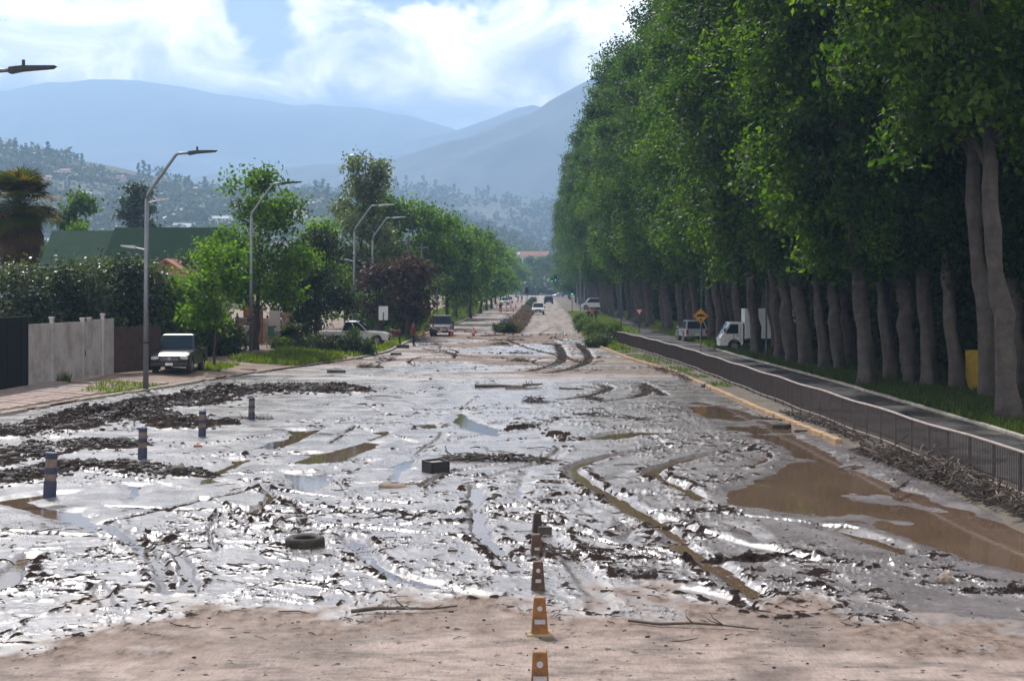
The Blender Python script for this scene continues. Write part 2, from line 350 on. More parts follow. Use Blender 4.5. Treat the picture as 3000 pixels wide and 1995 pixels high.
def mud(X, Y):
    wx = X+0.5*(fbm(X*0.5, Y*0.35, 3, 41)-0.5)*2; wy = Y+1.2*(fbm(X*0.4, Y*0.3, 3, 43)-0.5)*2
    wetn = fbm(X*0.22, Y*0.16, 4, 3)
    # wetness: the near apron and the far stretch have dried
    edge = 23.4+2.6*(fbm(X*0.30, Y*0.1, 4, 9)-0.5)*2-0.05*np.minimum(X**2, 60)+0.6
    wet = sstep(-4.2, 1.6, Y-edge-3.6*(fbm(X*1.1, Y*0.9, 5, 8)-0.5)*2)
    dry2 = sstep(74, 84, Y+4*(wetn-0.5)*2)*(1-sstep(99, 110, Y+6*(wetn-0.5)*2))
    str_ = fbm(X*0.10+0.02*Y, Y*0.35, 4, 15)
    dry2 = dry2*sstep(0.32, 0.52, str_)
    far = sstep(92, 112, Y)*sstep(0.34, 0.50, fbm(X*0.12, Y*0.10, 4, 14))
    wet = wet*(1-0.58*np.maximum(dry2, far))
    # calm sheets of slurry against churned mud
    calm = sstep(0.46, 0.58, fbm(X*0.20+3, Y*0.15, 4, 21))*sstep(26, 30, Y)
    churn = (1-0.9*calm)*wet
    h = 0.040+0.022*(fbm(X*0.35, Y*0.22, 3, 5)-0.5)*2
    # thin torn ridges lying across the flow
    n_ = fbm(wx*1.05, wy*1.5, 3, 31, 0.55); r1 = sstep(0.86, 1.0, 1-np.abs(2*n_-1)*1.6)
    n_ = fbm(wx*3.6, wy*3.0, 3, 32, 0.6); r2 = sstep(0.80, 1.0, 1-np.abs(2*n_-1)*1.5)
    pat = sstep(0.40, 0.54, fbm(X*0.55, Y*0.5, 3, 33)); pat2 = sstep(0.42, 0.54, fbm(X*0.9, Y*0.45, 3, 34))
    h = h+churn*(0.036*r1*pat+0.020*r2*pat2)
    n_ = fbm((wx-wy*0.55)*0.9, (wy+wx*0.35)*1.6, 3, 35, 0.6); r3 = sstep(0.84, 1.0, 1-np.abs(2*n_-1)*1.5)
    right = sstep(-2, 3, X)*(1-sstep(44, 54, Y))
    h = h+0.032*churn*r3*right*pat2
    # lumps
    cl = fbm(X*8.0, Y*5.5, 3, 37, 0.6); lum_ = sstep(0.56, 0.74, cl)*sstep(0.48, 0.62, fbm(X*0.7+7, Y*0.5, 3, 38))
    h = h+0.028*churn*lum_+0.012*churn*(fbm(X*8, Y*6, 2, 39)-0.5)*2
    dk = churn*np.clip(1.1*r1*pat+0.9*r2*pat2+1.0*r3*right*pat2+1.1*lum_, 0, 1)*sstep(0.40, 0.54, fbm(X*3.2, Y*2.4, 3, 45))
    for pl, hw, dep, rid in RUTS+STRAY:
        P = smooth_line(gp(pl) if isinstance(pl, list) else pl); lo = P.min(0)-2.2; hi = P.max(0)+2.2
        ii = np.where((X > lo[0]) & (X < hi[0]) & (Y > lo[1]) & (Y < hi[1]))[0]
        if not len(ii): continue
        x = X[ii]; y = Y[ii]; d = line_sd(x, y, P)+0.10*(fbm(x*2.2, y*1.4, 3, 51)-0.5)*2
        tro = 1-sstep(hw*0.4, hw*0.9, d); rr = np.exp(-((d-hw*1.35)/(hw*0.42))**2)
        lump = (0.2+1.2*sstep(0.42, 0.66, fbm(x*6.0, y*4.4, 3, 53)))*(0.3+0.7*sstep(0.35, 0.6, fbm(x*0.9, y*0.7, 2, 54)))
        h[ii] = h[ii]*(1-0.8*tro)-dep*0.7*tro+rid*0.5*rr*lump
        dk[ii] = np.maximum(dk[ii], np.clip(rr*lump*(0.9 if rid >= 0.05 else 0.55), 0, 1)); 
        if rid and rid < 0.05: dk[ii] = np.maximum(dk[ii], 0.8*tro)
    for ip, pl in enumerate(PUDDLES):
        P = gp(pl); lo = P.min(0)-1.5; hi = P.max(0)+1.5
        ii = np.where((X > lo[0]) & (X < hi[0]) & (Y > lo[1]) & (Y < hi[1]))[0]
        if not len(ii): continue
        x = X[ii]; y = Y[ii]; d = poly_sd(x, y, P)+0.16*(fbm(x*1.7, y*1.2, 4, 61)-0.5)*2
        k = 1-sstep(-0.5, 0.30, d); flo = -0.06 if ip < len(PUDDLES)-4 else -0.048+0.12*(fbm(x*0.55+y*0.12, y*0.32, 4, 63)-0.5)*2
        h[ii] = h[ii]*(1-k)+flo*k; dk[ii] *= (1-k)
        lip = np.exp(-((d-0.2)/0.16)**2); h[ii] += 0.008*lip
    for pl, hw, ht in BERMS:
        P = smooth_line(gp(pl)); lo = P.min(0)-3*hw; hi = P.max(0)+3*hw
        ii = np.where((X > lo[0]) & (X < hi[0]) & (Y > lo[1]) & (Y < hi[1]))[0]
        if not len(ii): continue
        x = X[ii]; y = Y[ii]; d = line_sd(x, y, P)/hw+0.5*(fbm(x*0.8, y*0.8, 3, 71)-0.5)*2
        e = 1-sstep(0.25, 1.15, d); c = fbm(x*1.2, y*0.8, 4, 73, 0.55)
        c2 = np.abs(fbm(x*2.6, y*1.4, 2, 75)-0.5)*2
        if hw < 0.8: e = e*sstep(0.45, 0.62, fbm(x*2.2, y*1.3, 3, 79)+0.06)
        h[ii] += ht*(0.62 if hw > 0.8 else 0.9)*e*(0.25+np.clip((c-0.36)*2.6, 0, 1.2))*(0.75+0.5*c2); dk[ii] = np.maximum(dk[ii], sstep(0.08, 0.4, e*np.clip((c-0.30)*4.5, 0, 1)))
    # near apron nearly flat with grit
    dry = 1-wet
    h = h*(1-0.8*dry*(Y < 60))+0.02*dry*(Y < 60)
    return h, wet, np.clip(dk, 0, 1)
def mud_z(X, Y):
    a, b = np.array([float(X)]), np.array([float(Y)]); return float(mud(a, b)[0][0])
NR, NC = 640, 1080
inv = np.linspace(1/MUDY0, 1/MUDY1, NR); Yr = 1/inv; u = np.linspace(-0.40, 0.345, NC)
gy, gu = np.meshgrid(Yr, u, indexing='ij'); gx = gu*gy; gx = np.clip(gx, XL(gy)-0.9, XR(gy)+0.5)
hz, wet, dk = mud(gx.ravel(), gy.ravel())
hz = hz-0.10*sstep(0.15, 0.4, gx.ravel()-XR(gy.ravel()))-0.1*sstep(0.3, 0.8, XL(gy.ravel())-gx.ravel())
m = bpy.data.materials.new('mud'); m.use_nodes = True; t = m.node_tree; b = t.nodes['Principled BSDF']
ge = N(t, 'ShaderNodeNewGeometry'); aw = N(t, 'ShaderNodeAttribute', attribute_name='wet'); ad = N(t, 'ShaderNodeAttribute', attribute_name='dark')
def tn(sc, det=6, ro=0.6, stretch=None, dist=0.0):
    v = ge.outputs['Position']
    if stretch:
        q = N(t, 'ShaderNodeMapping'); q.inputs['Scale'].default_value = stretch; t.links.new(v, q.inputs[0]); v = q.outputs[0]
    n = N(t, 'ShaderNodeTexNoise', i={'Scale': sc, 'Detail': det, 'Roughness': ro, 'Distortion': dist}); t.links.new(v, n.inputs[0]); return n.outputs[0]
dryc = ramp(t, tn(1.1, 8, 0.65, (1, 0.5, 1)), [(0.30, (0.26, 0.195, 0.165)), (0.5, (0.34, 0.265, 0.230)), (0.7, (0.41, 0.33, 0.29))])
grit = mixc(t, 1.0, ramp(t, tn(1, 5, 0.6, (26, 4.5, 1)), [(0.30, 0.74), (0.62, 1.0)]), ramp(t, tn(6.5, 5, 0.6, (1, 0.8, 1)), [(0.325, 0.15), (0.385, 1.0)]), 'MULTIPLY')
streak = ramp(t, tn(1.5, 8, 0.68, (0.7, 1.4, 1)), [(0.34, 0.42), (0.54, 1.0)])
blot = ramp(t, tn(0.5, 6, 0.65, (1, 0.7, 1)), [(0.36, 0.55), (0.52, 1.0)])
dryc = mixc(t, 1.0, mixc(t, 1.0, dryc, blot, 'MULTIPLY'), mixc(t, 1.0, grit, streak, 'MULTIPLY'), 'MULTIPLY')
wetc = ramp(t, tn(0.8, 7, 0.65), [(0.3, (0.105, 0.090, 0.090)), (0.55, (0.160, 0.140, 0.142)), (0.75, (0.215, 0.192, 0.196))])
damp = ramp(t, tn(6, 7, 0.7, (1, 0.5, 1)), [(0.34, (0.066, 0.048, 0.038)), (0.48, (0.165, 0.120, 0.096)), (0.66, (0.26, 0.195, 0.160))])
w1 = ramp(t, aw.outputs['Fac'], [(0.05, 0.0), (0.42, 1.0)]); w2 = ramp(t, aw.outputs['Fac'], [(0.55, 0.0), (0.92, 1.0)])
c = mixc(t, w2, mixc(t, w1, dryc, damp), wetc)
dark = ramp(t, math_(t, 'MULTIPLY', ad.outputs['Fac'], ramp(t, tn(6, 7, 0.75, (1, 0.7, 1)), [(0.30, 0.15), (0.56, 1.0)]), True), [(0.22, 0.0), (0.50, 1.0)])
c = mixc(t, dark, c, (0.028, 0.020, 0.017))  # dark soil and crumbs, plus backlit faces of ridges and lumps painted dark
t.links.new(c, b.inputs['Base Color'])
rw = ramp(t, tn(0.9, 5, 0.6), [(0.35, 0.17), (0.65, 0.36)])
rr = N(t, 'ShaderNodeMix', data_type='FLOAT'); t.links.new(w2, rr.inputs[0]); rr.inputs[2].default_value = 0.8; t.links.new(rw, rr.inputs[3])
r2 = N(t, 'ShaderNodeMix', data_type='FLOAT'); t.links.new(dark, r2.inputs[0]); t.links.new(rr.outputs[0], r2.inputs[2]); r2.inputs[3].default_value = 0.9
t.links.new(r2.outputs[0], b.inputs['Roughness'])
sp = N(t, 'ShaderNodeMix', data_type='FLOAT'); t.links.new(w2, sp.inputs[0]); sp.inputs[2].default_value = 0.15; sp.inputs[3].default_value = 1.0
sp2 = N(t, 'ShaderNodeMix', data_type='FLOAT'); t.links.new(dark, sp2.inputs[0]); t.links.new(sp.outputs[0], sp2.inputs[2]); sp2.inputs[3].default_value = 0.0
t.links.new(sp2.outputs[0], b.inputs['Specular IOR Level'])
bw = math_(t, 'ADD', math_(t, 'MULTIPLY', tn(26, 5, 0.65, (1, 0.7, 1)), 0.5), math_(t, 'ADD', math_(t, 'MULTIPLY', tn(10, 6, 0.68, (1, 0.8, 1)), 0.5), math_(t, 'MULTIPLY', tn(3.0, 6, 0.62, (0.7, 1.2, 1)), 0.55)))
bp = N(t, 'ShaderNodeBump', i={'Distance': 0.05}); t.links.new(bw, bp.inputs['Height'])
bs = math_(t, 'MAXIMUM', ramp(t, tn(0.45, 5, 0.6), [(0.42, 0.50), (0.60, 0.09)]), math_(t, 'MULTIPLY', ad.outputs['Fac'], 0.8))
t.links.new(bs, bp.inputs['Strength'])
t.links.new(bp.outputs[0], b.inputs['Normal'])
M_MUD = m
tag(npmesh('muddy_road', np.stack([gx.ravel(), gy.ravel(), hz], 1), grid_faces(NR, NC), m, smooth=True, attrs={'wet': wet, 'dark': dk}), kind='structure')
# ---- standing water
m = bpy.data.materials.new('muddy water'); m.use_nodes = True; t = m.node_tree; b = t.nodes['Principled BSDF']; M_WATER = m
ge = N(t, 'ShaderNodeNewGeometry')
t.links.new(ramp(t, tn(0.5, 5, 0.6, (1, 0.4, 1)), [(0.35, (0.100, 0.064, 0.042)), (0.65, (0.140, 0.094, 0.064))]), b.inputs['Base Color'])
b.inputs['Roughness'].default_value = 0.035; b.inputs['IOR'].default_value = 1.33
bp = N(t, 'ShaderNodeBump', i={'Distance': 0.004, 'Strength': 0.25}); t.links.new(tn(6, 3, 0.5, (1, 0.6, 1)), bp.inputs['Height']); t.links.new(bp.outputs[0], b.inputs['Normal'])
yy = np.linspace(16, 100, 60); aa = np.stack([XL(yy)-0.2, yy, np.full_like(yy, WATER)], 1); bb = np.stack([XR(yy)+0.3, yy, np.full_like(yy, WATER)], 1)
tag(npmesh('puddle_water', np.concatenate([aa, bb]), [(i, i+60, i+61, i+1) for i in range(59)], M_WATER), kind='structure')
# ---- far carriageways
def strip(name, fa, fb, ys, z, m, n=3, kind='structure', fz=None, attrs=None):
    ys = np.asarray(ys, float); t_ = np.linspace(0, 1, n); gy, gt = np.meshgrid(ys, t_, indexing='ij')
    gx = fa(gy)*(1-gt)+fb(gy)*gt; gz = np.full_like(gx, z) if fz is None else fz(gx, gy)
    return tag(npmesh(name, np.stack([gx, gy, gz], -1).reshape(-1, 3), grid_faces(len(ys), n), m, smooth=True), kind=kind)
m_far = bpy.data.materials.new('silt road'); m_far.use_nodes = True; t = m_far.node_tree; b = t.nodes['Principled BSDF']; ge = N(t, 'ShaderNodeNewGeometry')
cf_ = ramp(t, tn(1.0, 6, 0.65, (0.9, 0.045, 1), 0.3), [(0.34, (0.070, 0.050, 0.038)), (0.5, (0.180, 0.132, 0.104)), (0.66, (0.27, 0.205, 0.165))])
t.links.new(mixc(t, 1.0, cf_, ramp(t, tn(0.8, 6, 0.7, (0.5, 0.5, 1)), [(0.34, 0.45), (0.52, 1.0)]), 'MULTIPLY'), b.inputs['Base Color']); b.inputs['Roughness'].default_value = 0.65; b.inputs['Specular IOR Level'].default_value = 0.3
def farz(X, Y): return 0.03+0.05*(fbm(X*0.6, Y*0.25, 4, 81)-0.5)
strip('far_road', lambda y: XL(y)-0.3, lambda y: XR(y)+0.3, np.concatenate([np.linspace(149.2, 400, 160), np.linspace(402, 1500, 60)]), 0, m_far, 40, fz=farz)
# ---- left side ground, pavement slabs, kerb stones
m_dirt = mat('trodden dirt', (0.23, 0.165, 0.125), 0.95, var=0.55, vscale=0.9, bump=0.5, bscale=9, coord='Object')
ysl = np.concatenate([np.linspace(15, 160, 220), np.linspace(165, 900, 60)])
def lz(X, Y): return LZ(X, Y)+0.04*(fbm(X*1.1, Y*1.1, 4, 85)-0.5)
strip('left_ground', lambda y: XL(y)-60, lambda y: XL(y)-0.12, ysl, 0, m_dirt, 140, fz=lz)
m_slab = [mat('pink paving', (0.30, 0.215, 0.185), 0.85, var=0.45, vscale=2.5, bump=0.2), mat('grey paving', (0.23, 0.205, 0.195), 0.85, var=0.4, vscale=2.5, bump=0.2)]
pv = tag(bpy.data.objects.new('pavement', None), kind='structure'); COL.objects.link(pv)
for j in range(26):
    y0 = 46+j*1.02
    for i in range(5):
        x1 = float(XL(y0))-0.45-i*1.02
        if y0 > 68 and i > 1 and random.random() < 0.6: continue
        q = MB(); zc = float(LZ(x1-0.5, y0+0.5))+0.035+random.uniform(-0.006, 0.006)
        rot = Matrix.Rotation(random.uniform(-0.006, 0.006), 3, 'X') @ Matrix.Rotation(math.atan(0.07)+random.uniform(-0.006, 0.006), 3, 'Y')
        q.box((x1-0.5, y0+0.5, zc-0.02), (0.995, 0.995, 0.06), rot=rot)
        q.build('slab', m_slab[1 if (i == 2 and j % 9 < 7) else 0], pv)
m_kerb = mat('kerb concrete', (0.36, 0.32, 0.27), 0.85, var=0.4, vscale=3, bump=0.3)
m_ykerb = mat('worn yellow kerb', (0.38, 0.235, 0.11), 0.8, var=0.45, vscale=2.2, bump=0.3, col2=(0.19, 0.14, 0.10))
def kerb(name, fx, y0, y1, step, m, z=0.06, hgt=0.26, w=0.2, skip=0.0):
    root = tag(bpy.data.objects.new(name, None), kind='structure'); COL.objects.link(root); y = y0
    while y < y1:
        a = Vector((float(fx(y)), y, 0)); b_ = Vector((float(fx(y+step)), y+step, 0)); d = b_-a
        if random.random() >= skip:
            q = MB(); rz = math.atan2(d.y, d.x)
            q.box((a+b_)/2+Vector((random.uniform(-.015, .015), 0, z+random.uniform(-.012, .012)-hgt/2+0.07)), (d.length-0.012, w, hgt), rz=rz)
            q.build('kerb_stone', m, root, bevel=0.015)
        y += step
kerb('right_kerb', XR, 46, 150, 0.9, m_ykerb, z=0.10)
kerb('left_kerb', XL, 48, 84, 0.95, m_kerb, z=0.08, skip=0.12)
kerb('left_far_kerb', XL, 97, 220, 1.4, m_kerb, z=0.09, skip=0.08)
# ---- right side ground and the side road behind the railing
m_rg = mat('damp earth', (0.11, 0.085, 0.06), 0.9, var=0.5, vscale=0.8, bump=0.5, bscale=7, col2=(0.060, 0.048, 0.036))
def rz_(X, Y): return 0.095+0.05*(fbm(X*0.9, Y*0.9, 4, 87)-0.5)+0.012*np.clip(X-XS(Y), 0, 30)-0.16*(1-sstep(0.0, 0.9, X-XR(Y)+0.25))*(1-sstep(46, 52, Y))
strip('right_ground', lambda y: XR(y)+0.1-0.4*(y < 50), lambda y: XR(y)*0+70, np.concatenate([np.linspace(15, 160, 240), np.linspace(164, 900, 60)]), 0, m_rg, 160, fz=rz_)
m_as = bpy.data.materials.new('wet asphalt'); m_as.use_nodes = True; t = m_as.node_tree; b = t.nodes['Principled BSDF']; ge = N(t, 'ShaderNodeNewGeometry')
t.links.new(ramp(t, tn(0.9, 6, 0.65, (1, 0.5, 1)), [(0.35, (0.022, 0.021, 0.023)), (0.6, (0.045, 0.040, 0.038)), (0.74, (0.13, 0.105, 0.09))]), b.inputs['Base Color'])
b.inputs['Specular IOR Level'].default_value = 0.28
t.links.new(ramp(t, tn(0.35, 4, 0.6), [(0.4, 0.22), (0.6, 0.7)]), b.inputs['Roughness'])
bp = N(t, 'ShaderNodeBump', i={'Distance': 0.02, 'Strength': 0.5}); t.links.new(tn(8, 6, 0.65), bp.inputs['Height']); t.links.new(bp.outputs[0], b.inputs['Normal'])
strip('side_road', lambda y: np.maximum(np.where(y < 121, XF(y)+0.7, 6.5), XR(y)+1.2), lambda y: XS(y), np.linspace(15, 260, 120), 0.135, m_as, 4)
kerb('side_road_kerb', lambda y: XS(y)+0.08, 44, 110, 1.0, m_kerb, z=0.15, hgt=0.2, w=0.15)
# ---- hills and mountains (real relief, one behind another)
def ridge(name, pts, Dr, Db, m, amp, nscale, X0=None, X1=None, nx=260, ny=60, seed=0, back=1.25, zb=-2):
    rp = [A(x, y, Dr) for x, y in pts]; xs = [p.x for p in rp]; zs = [p.z for p in rp]
    X = np.linspace(xs[0], xs[-1], nx); v = np.concatenate([np.linspace(0, 1, ny), np.linspace(1.0, back, ny//3)[1:]])
    gv, gX = np.meshgrid(v, X, indexing='ij'); rzv = np.interp(gX, xs, zs)
    t_ = np.clip(gv, 0, 1); prof = t_**1.25; prof = np.where(gv > 1, 1-(gv-1)/(back-1)*0.6, prof)
    gY = Db+(Dr-Db)*gv
    n_ = (fbm(gX/nscale, gY/nscale, 5, seed, 0.5, True)-0.62)*2
    gz = zb+(rzv-zb)*prof+amp*n_*np.clip(t_*1.6, 0, 1)*(1-0.75*np.clip((gv-0.8)/0.2, 0, 1)*(gv <= 1)-0.75*(gv > 1))
    gXs = gX*(gY/Dr)*0+gX
    tag(npmesh(name, np.stack([gXs, gY, gz], -1).reshape(-1, 3), grid_faces(len(v), nx), m, smooth=True), kind='structure')
    return lambda x, y: float(np.interp(x, xs, zs)-zb)*min(1, max(0, (y-Db)/(Dr-Db)))**1.25+zb
m_hill = mat('scrub hillside', (0.040, 0.052, 0.032), 0.95, var=0.55, vscale=0.02, col2=(0.085, 0.072, 0.050))
m_mt = mat('wooded mountain', (0.030, 0.040, 0.028), 0.95, var=0.65, vscale=0.007)
HILL = ridge('near_hill', [(-900,330),(-300,390),(0,432),(130,452),(330,490),(470,520),(560,548),(700,570),(900,575),(1150,600),(1300,640),(1500,700),(1640,770),(1800,800)], 1350, 600, m_hill, 10, 70, seed=91, back=1.3)
HILL2 = ridge('middle_hill', [(300,600),(600,560),(800,565),(1000,550),(1150,548),(1290,562),(1500,585),(1640,602),(1800,620),(2300,640),(3000,660)], 2300, 1350, m_hill, 12, 90, seed=92)
ridge('low_ridge', [(-400,640),(300,570),(620,512),(900,490),(1150,470),(1260,455),(1500,480),(1700,500),(2200,520)], 3600, 2600, m_mt, 35, 330, seed=93)
ridge('right_mountain', [(850,560),(1080,485),(1230,438),(1400,395),(1500,352),(1560,338),(1640,288),(1740,228),(1900,165),(2100,150),(2500,170),(3200,200)], 3400, 2450, m_mt, 60, 420, seed=94)
ridge('back_ridge', [(1000,470),(1180,420),(1320,388),(1430,352),(1510,318),(1560,308),(1640,330),(1900,280)], 5000, 4300, m_mt, 40, 400, seed=96)
ridge('left_mountain', [(-1100,330),(-300,300),(0,268),(120,250),(330,240),(520,258),(680,272),(820,300),(960,315),(1080,322),(1200,350),(1330,385),(1480,440),(1700,500)], 5600, 3900, m_mt, 95, 520, seed=95)
# ---- the air between: an even haze over the whole valley
hb = MB().box((0, 3500, 361), (11000, 8200, 724)).build('haze', mat('x_haze', (1, 1, 1)))
hm = bpy.data.materials.new('haze'); hm.use_nodes = True; t = hm.node_tree; t.nodes.remove(t.nodes['Principled BSDF'])
pvn = N(t, 'ShaderNodeVolumePrincipled'); pvn.inputs['Color'].default_value = (0.41, 0.64, 1.0, 1); pvn.inputs['Density'].default_value = 3.3e-4; pvn.inputs['Anisotropy'].default_value = 0.3
t.links.new(pvn.outputs[0], t.nodes['Material Output'].inputs['Volume'])
hb.data.materials.clear(); hb.data.materials.append(hm); tag(hb, 'pale blue haze filling the valley', 'haze', kind='stuff')
SC.cycles.volume_bounces = 0; SC.cycles.diffuse_bounces = 1; SC.cycles.glossy_bounces = 2; SC.cycles.transmission_bounces = 1; SC.cycles.max_bounces = 3; SC.cycles.transparent_max_bounces = 4
# ================================================================ VEGETATION
LF_PLANE = leafmat('plane leaves', (0.008, 0.020, 0.005), (0.020, 0.045, 0.008), (0.060, 0.105, 0.012), 0.5)
LF_LIME = leafmat('bright leaves', (0.014, 0.036, 0.006), (0.040, 0.085, 0.010), (0.100, 0.165, 0.014), 0.5)
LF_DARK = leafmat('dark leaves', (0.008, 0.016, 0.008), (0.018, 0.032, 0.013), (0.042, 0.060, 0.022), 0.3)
LF_OLIVE = leafmat('grey green leaves', (0.020, 0.032, 0.020), (0.042, 0.060, 0.036), (0.080, 0.105, 0.062), 0.35, 0.4, 0.4)
LF_BROWN = leafmat('wine red leaves', (0.022, 0.015, 0.013), (0.050, 0.034, 0.028), (0.085, 0.064, 0.045), 0.35, tint=(1.8, 1.4, 1.0))
LF_BLUE = leafmat('blue green needles', (0.010, 0.022, 0.022), (0.022, 0.040, 0.036), (0.045, 0.070, 0.055), 0.15)
LF_GRASS = leafmat('grass', (0.022, 0.040, 0.010), (0.045, 0.075, 0.016), (0.100, 0.120, 0.034), 0.45)
LF_MID = leafmat('mid green leaves', (0.012, 0.030, 0.006), (0.032, 0.070, 0.009), (0.090, 0.150, 0.014), 0.5)
LF_SHADE = leafmat('shade darkened bank grass', (0.010, 0.020, 0.006), (0.022, 0.040, 0.010), (0.045, 0.062, 0.018), 0.3)  # grass darkened in colour to stand for shade under the plane trees
LF_STRAW = leafmat('dry stalks', (0.070, 0.048, 0.036), (0.140, 0.098, 0.074), (0.220, 0.165, 0.120), 0.35, tint=(1.2, 1.1, 0.9))
LF_HILL = leafmat('hill trees', (0.012, 0.022, 0.011), (0.028, 0.044, 0.020), (0.058, 0.070, 0.032), 0.2)
LF_PALM = leafmat('palm fronds', (0.018, 0.032, 0.010), (0.050, 0.070, 0.016), (0.240, 0.120, 0.012), 0.4, tint=(2.0, 2.0, 0.8))
LF_SKIRT = leafmat('dead palm fronds', (0.030, 0.020, 0.012), (0.060, 0.040, 0.022), (0.120, 0.080, 0.040), 0.2, tint=(1.2, 1.1, 0.9))
M_BARK = mat('plane bark', (0.075, 0.063, 0.057), 0.9, var=0.6, vscale=2.2, bump=1.0, bscale=9, col2=(0.040, 0.034, 0.031))
M_BARK2 = mat('dark bark', (0.060, 0.045, 0.038), 0.95, var=0.4, vscale=3, bump=0.8, bscale=14)
def unit(v): return v/(np.linalg.norm(v, axis=1, keepdims=True)+1e-9)
def leafset(C, per, spread, size, rng, outward=None, up=0.35, aspect=0.62, droop=0.0):
    """many leaf-shaped faces in soft clumps round centres C; returns verts, quads, v attribute"""
    C = np.asarray(C, float); n = len(C)*per; idx = np.repeat(np.arange(len(C)), per)
    off = rng.normal(0, 1, (n, 3))*np.asarray(spread)
    p = C[idx]+off
    nr = rng.normal(0, 1, (n, 3)); 
    if outward is not None: nr = nr+1.0*unit(outward[idx]+1e-6)
    nr = nr+np.array([0, 0, up]); nr = unit(nr)
    tg = rng.normal(0, 1, (n, 3)); tg[:, 2] -= droop; tg = unit(tg-nr*(tg*nr).sum(1, keepdims=True)); bt = np.cross(nr, tg)
    s = size*rng.uniform(0.6, 1.35, (n, 1))
    a = p-tg*s*0.5; b_ = p+bt*s*aspect*0.5-tg*s*0.05; c_ = p+tg*s*0.5-nr*s*0.12; d = p-bt*s*aspect*0.5-tg*s*0.05
    V = np.stack([a, b_, c_, d], 1).reshape(-1, 3); Q = np.arange(4*n).reshape(-1, 4)
    cv = rng.uniform(0.15, 0.85, len(C))[idx]; v = np.clip(cv*0.6+rng.uniform(0, 0.45, n), 0, 1)
    return V, Q, np.repeat(v, 4)
def merge(parts):
    V = []; Q = []; v = []; n = 0
    for a, b_, c_ in parts: V.append(a); Q.append(b_+n); v.append(c_); n += len(a)
    return np.concatenate(V), np.concatenate(Q), np.concatenate(v)
def bough(mb, p0, p1, r0, r1, rng, bend=0.15, n=5, sides=7):
    p0 = Vector(p0); p1 = Vector(p1); L = (p1-p0).length; pts = []; rad = []
    for k in range(n+1):
        f = k/n; p = p0.lerp(p1, f); w = math.sin(math.pi*f)*bend*L*0.35
        p = p+Vector((rng.normal()*w*0.5, rng.normal()*w*0.5, w*0.5 if k < n else 0)); pts.append(p); rad.append(r0*(1-f)+r1*f)
    mb.tube(pts, rad, sides)
def make_tree(name, label, seed, hgt, trunk_h, rad, leaf, nclus, per, size, spread, bark=None, r0=0.2, lean=(0, 0), shape='round', limbs=9, group=None, burl=False, cat='tree'):
    rng = np.random.default_rng(seed); root = thing(name, label, cat, group=group); tr = MB()
    lx, ly = lean; top = hgt*0.86; pts = []; rr = []
    nseg = 12 if not burl else 34; wob = rng.normal(0, 1, (nseg+1, 2))*r0*(0.35 if not burl else 0.14)
    for k in range(nseg+1):
        f = k/nseg; z = top*f; pts.append((lx*z+wob[k, 0]*min(1, k/2), ly*z+wob[k, 1]*min(1, k/2), z-0.15 if k == 0 else z))
        q = r0*(1-0.86*f)*(1+0.55*math.exp(-z/0.5)); q *= (1+(0.35*rng.random() if burl and z < trunk_h else 0)); rr.append(q)
    n_v = len(tr.v); tr.tube(pts, rr, 12 if not burl else 18)
    if burl:
        for k in range(n_v, len(tr.v)):
            x, y, z = tr.v[k]; ii = (k-n_v)//18; c_ = pts[min(ii, len(pts)-1)]; a = math.atan2(y-c_[1], x-c_[0]); g_ = 1+0.13*math.sin(3*a+z*0.9+seed)+0.09*math.sin(5*a-z*2.1)+0.06*rng.normal()
            tr.v[k] = (c_[0]+(x-c_[0])*g_, c_[1]+(y-c_[1])*g_, z)
    ax = lambda z: np.array([lx*z, ly*z])
    def env(f):
        if shape == 'col': return rad*np.clip(0.55+1.5*f, 0, 1)*np.sqrt(np.clip(1-((f-0.35)/0.66)**2*(f > 0.35), 0, 1))
        if shape == 'cone': return rad*(1-f)**0.8+0.1
        if shape == 'vase': return rad*np.clip(0.35+1.0*f, 0, 1)*np.sqrt(np.clip(1-((f-0.6)/0.42)**2*(f > 0.6), 0, 1))
        return rad*np.sqrt(np.clip(1-(2*f-0.95)**2*0.92, 0.02, 1))
    C = []; O = []
    nl = max(limbs, 3); lob = [(rng.uniform(0, 2*math.pi), rng.uniform(0.1, 0.95), rng.uniform(0.75, 1.2)) for _ in range(nl*2)]
    for k in range(nl):
        a, f, g = lob[k]; z1 = trunk_h+(hgt-trunk_h)*min(f, 0.85); e = float(env(f))*0.7; z0 = max(trunk_h*0.75, z1-e*1.2-0.3)
        bough(tr, (*ax(z0), z0), (ax(z1)[0]+math.cos(a)*e, ax(z1)[1]+math.sin(a)*e, z1), max(0.02, r0*(0.46-0.3*z0/hgt)), r0*0.06+0.006, rng)
    # boughs carry lobes of foliage; clumps crowd the sunny upper side of each lobe and leave gaps between
    nlobe = max(8, nclus//9); lobes = []
    for k in range(nlobe):
        f = ((k+0.5)/nlobe+rng.normal()*0.02) if shape != 'round' else rng.random(); f = min(0.99, max(0.01, f)); a = k*2.399+rng.normal()*0.4
        r = float(env(f))*(0.78 if rng.random() < 0.75 else 0.4)*rng.uniform(0.8, 1.18); z = trunk_h+(hgt-trunk_h)*f; x0 = ax(z); lobes.append((x0[0]+r*math.cos(a), x0[1]+r*math.sin(a), z, a, r))
    lr = rad*0.30 if shape != 'cone' else rad*0.22
    for k in range(nclus):
        L_ = lobes[k % nlobe]; d = rng.normal(0, 1, 3); d /= np.linalg.norm(d); d[2] = abs(d[2])*0.9-0.25; q = rng.uniform(0.55, 1.0)*lr*(1.0 if k % 3 else 1.35)
        p = (L_[0]+d[0]*q*1.15, L_[1]+d[1]*q*1.15, L_[2]+d[2]*q*1.1); C.append(p); O.append((d[0]+math.cos(L_[3])*0.4, d[1]+math.sin(L_[3])*0.4, d[2]+0.3))
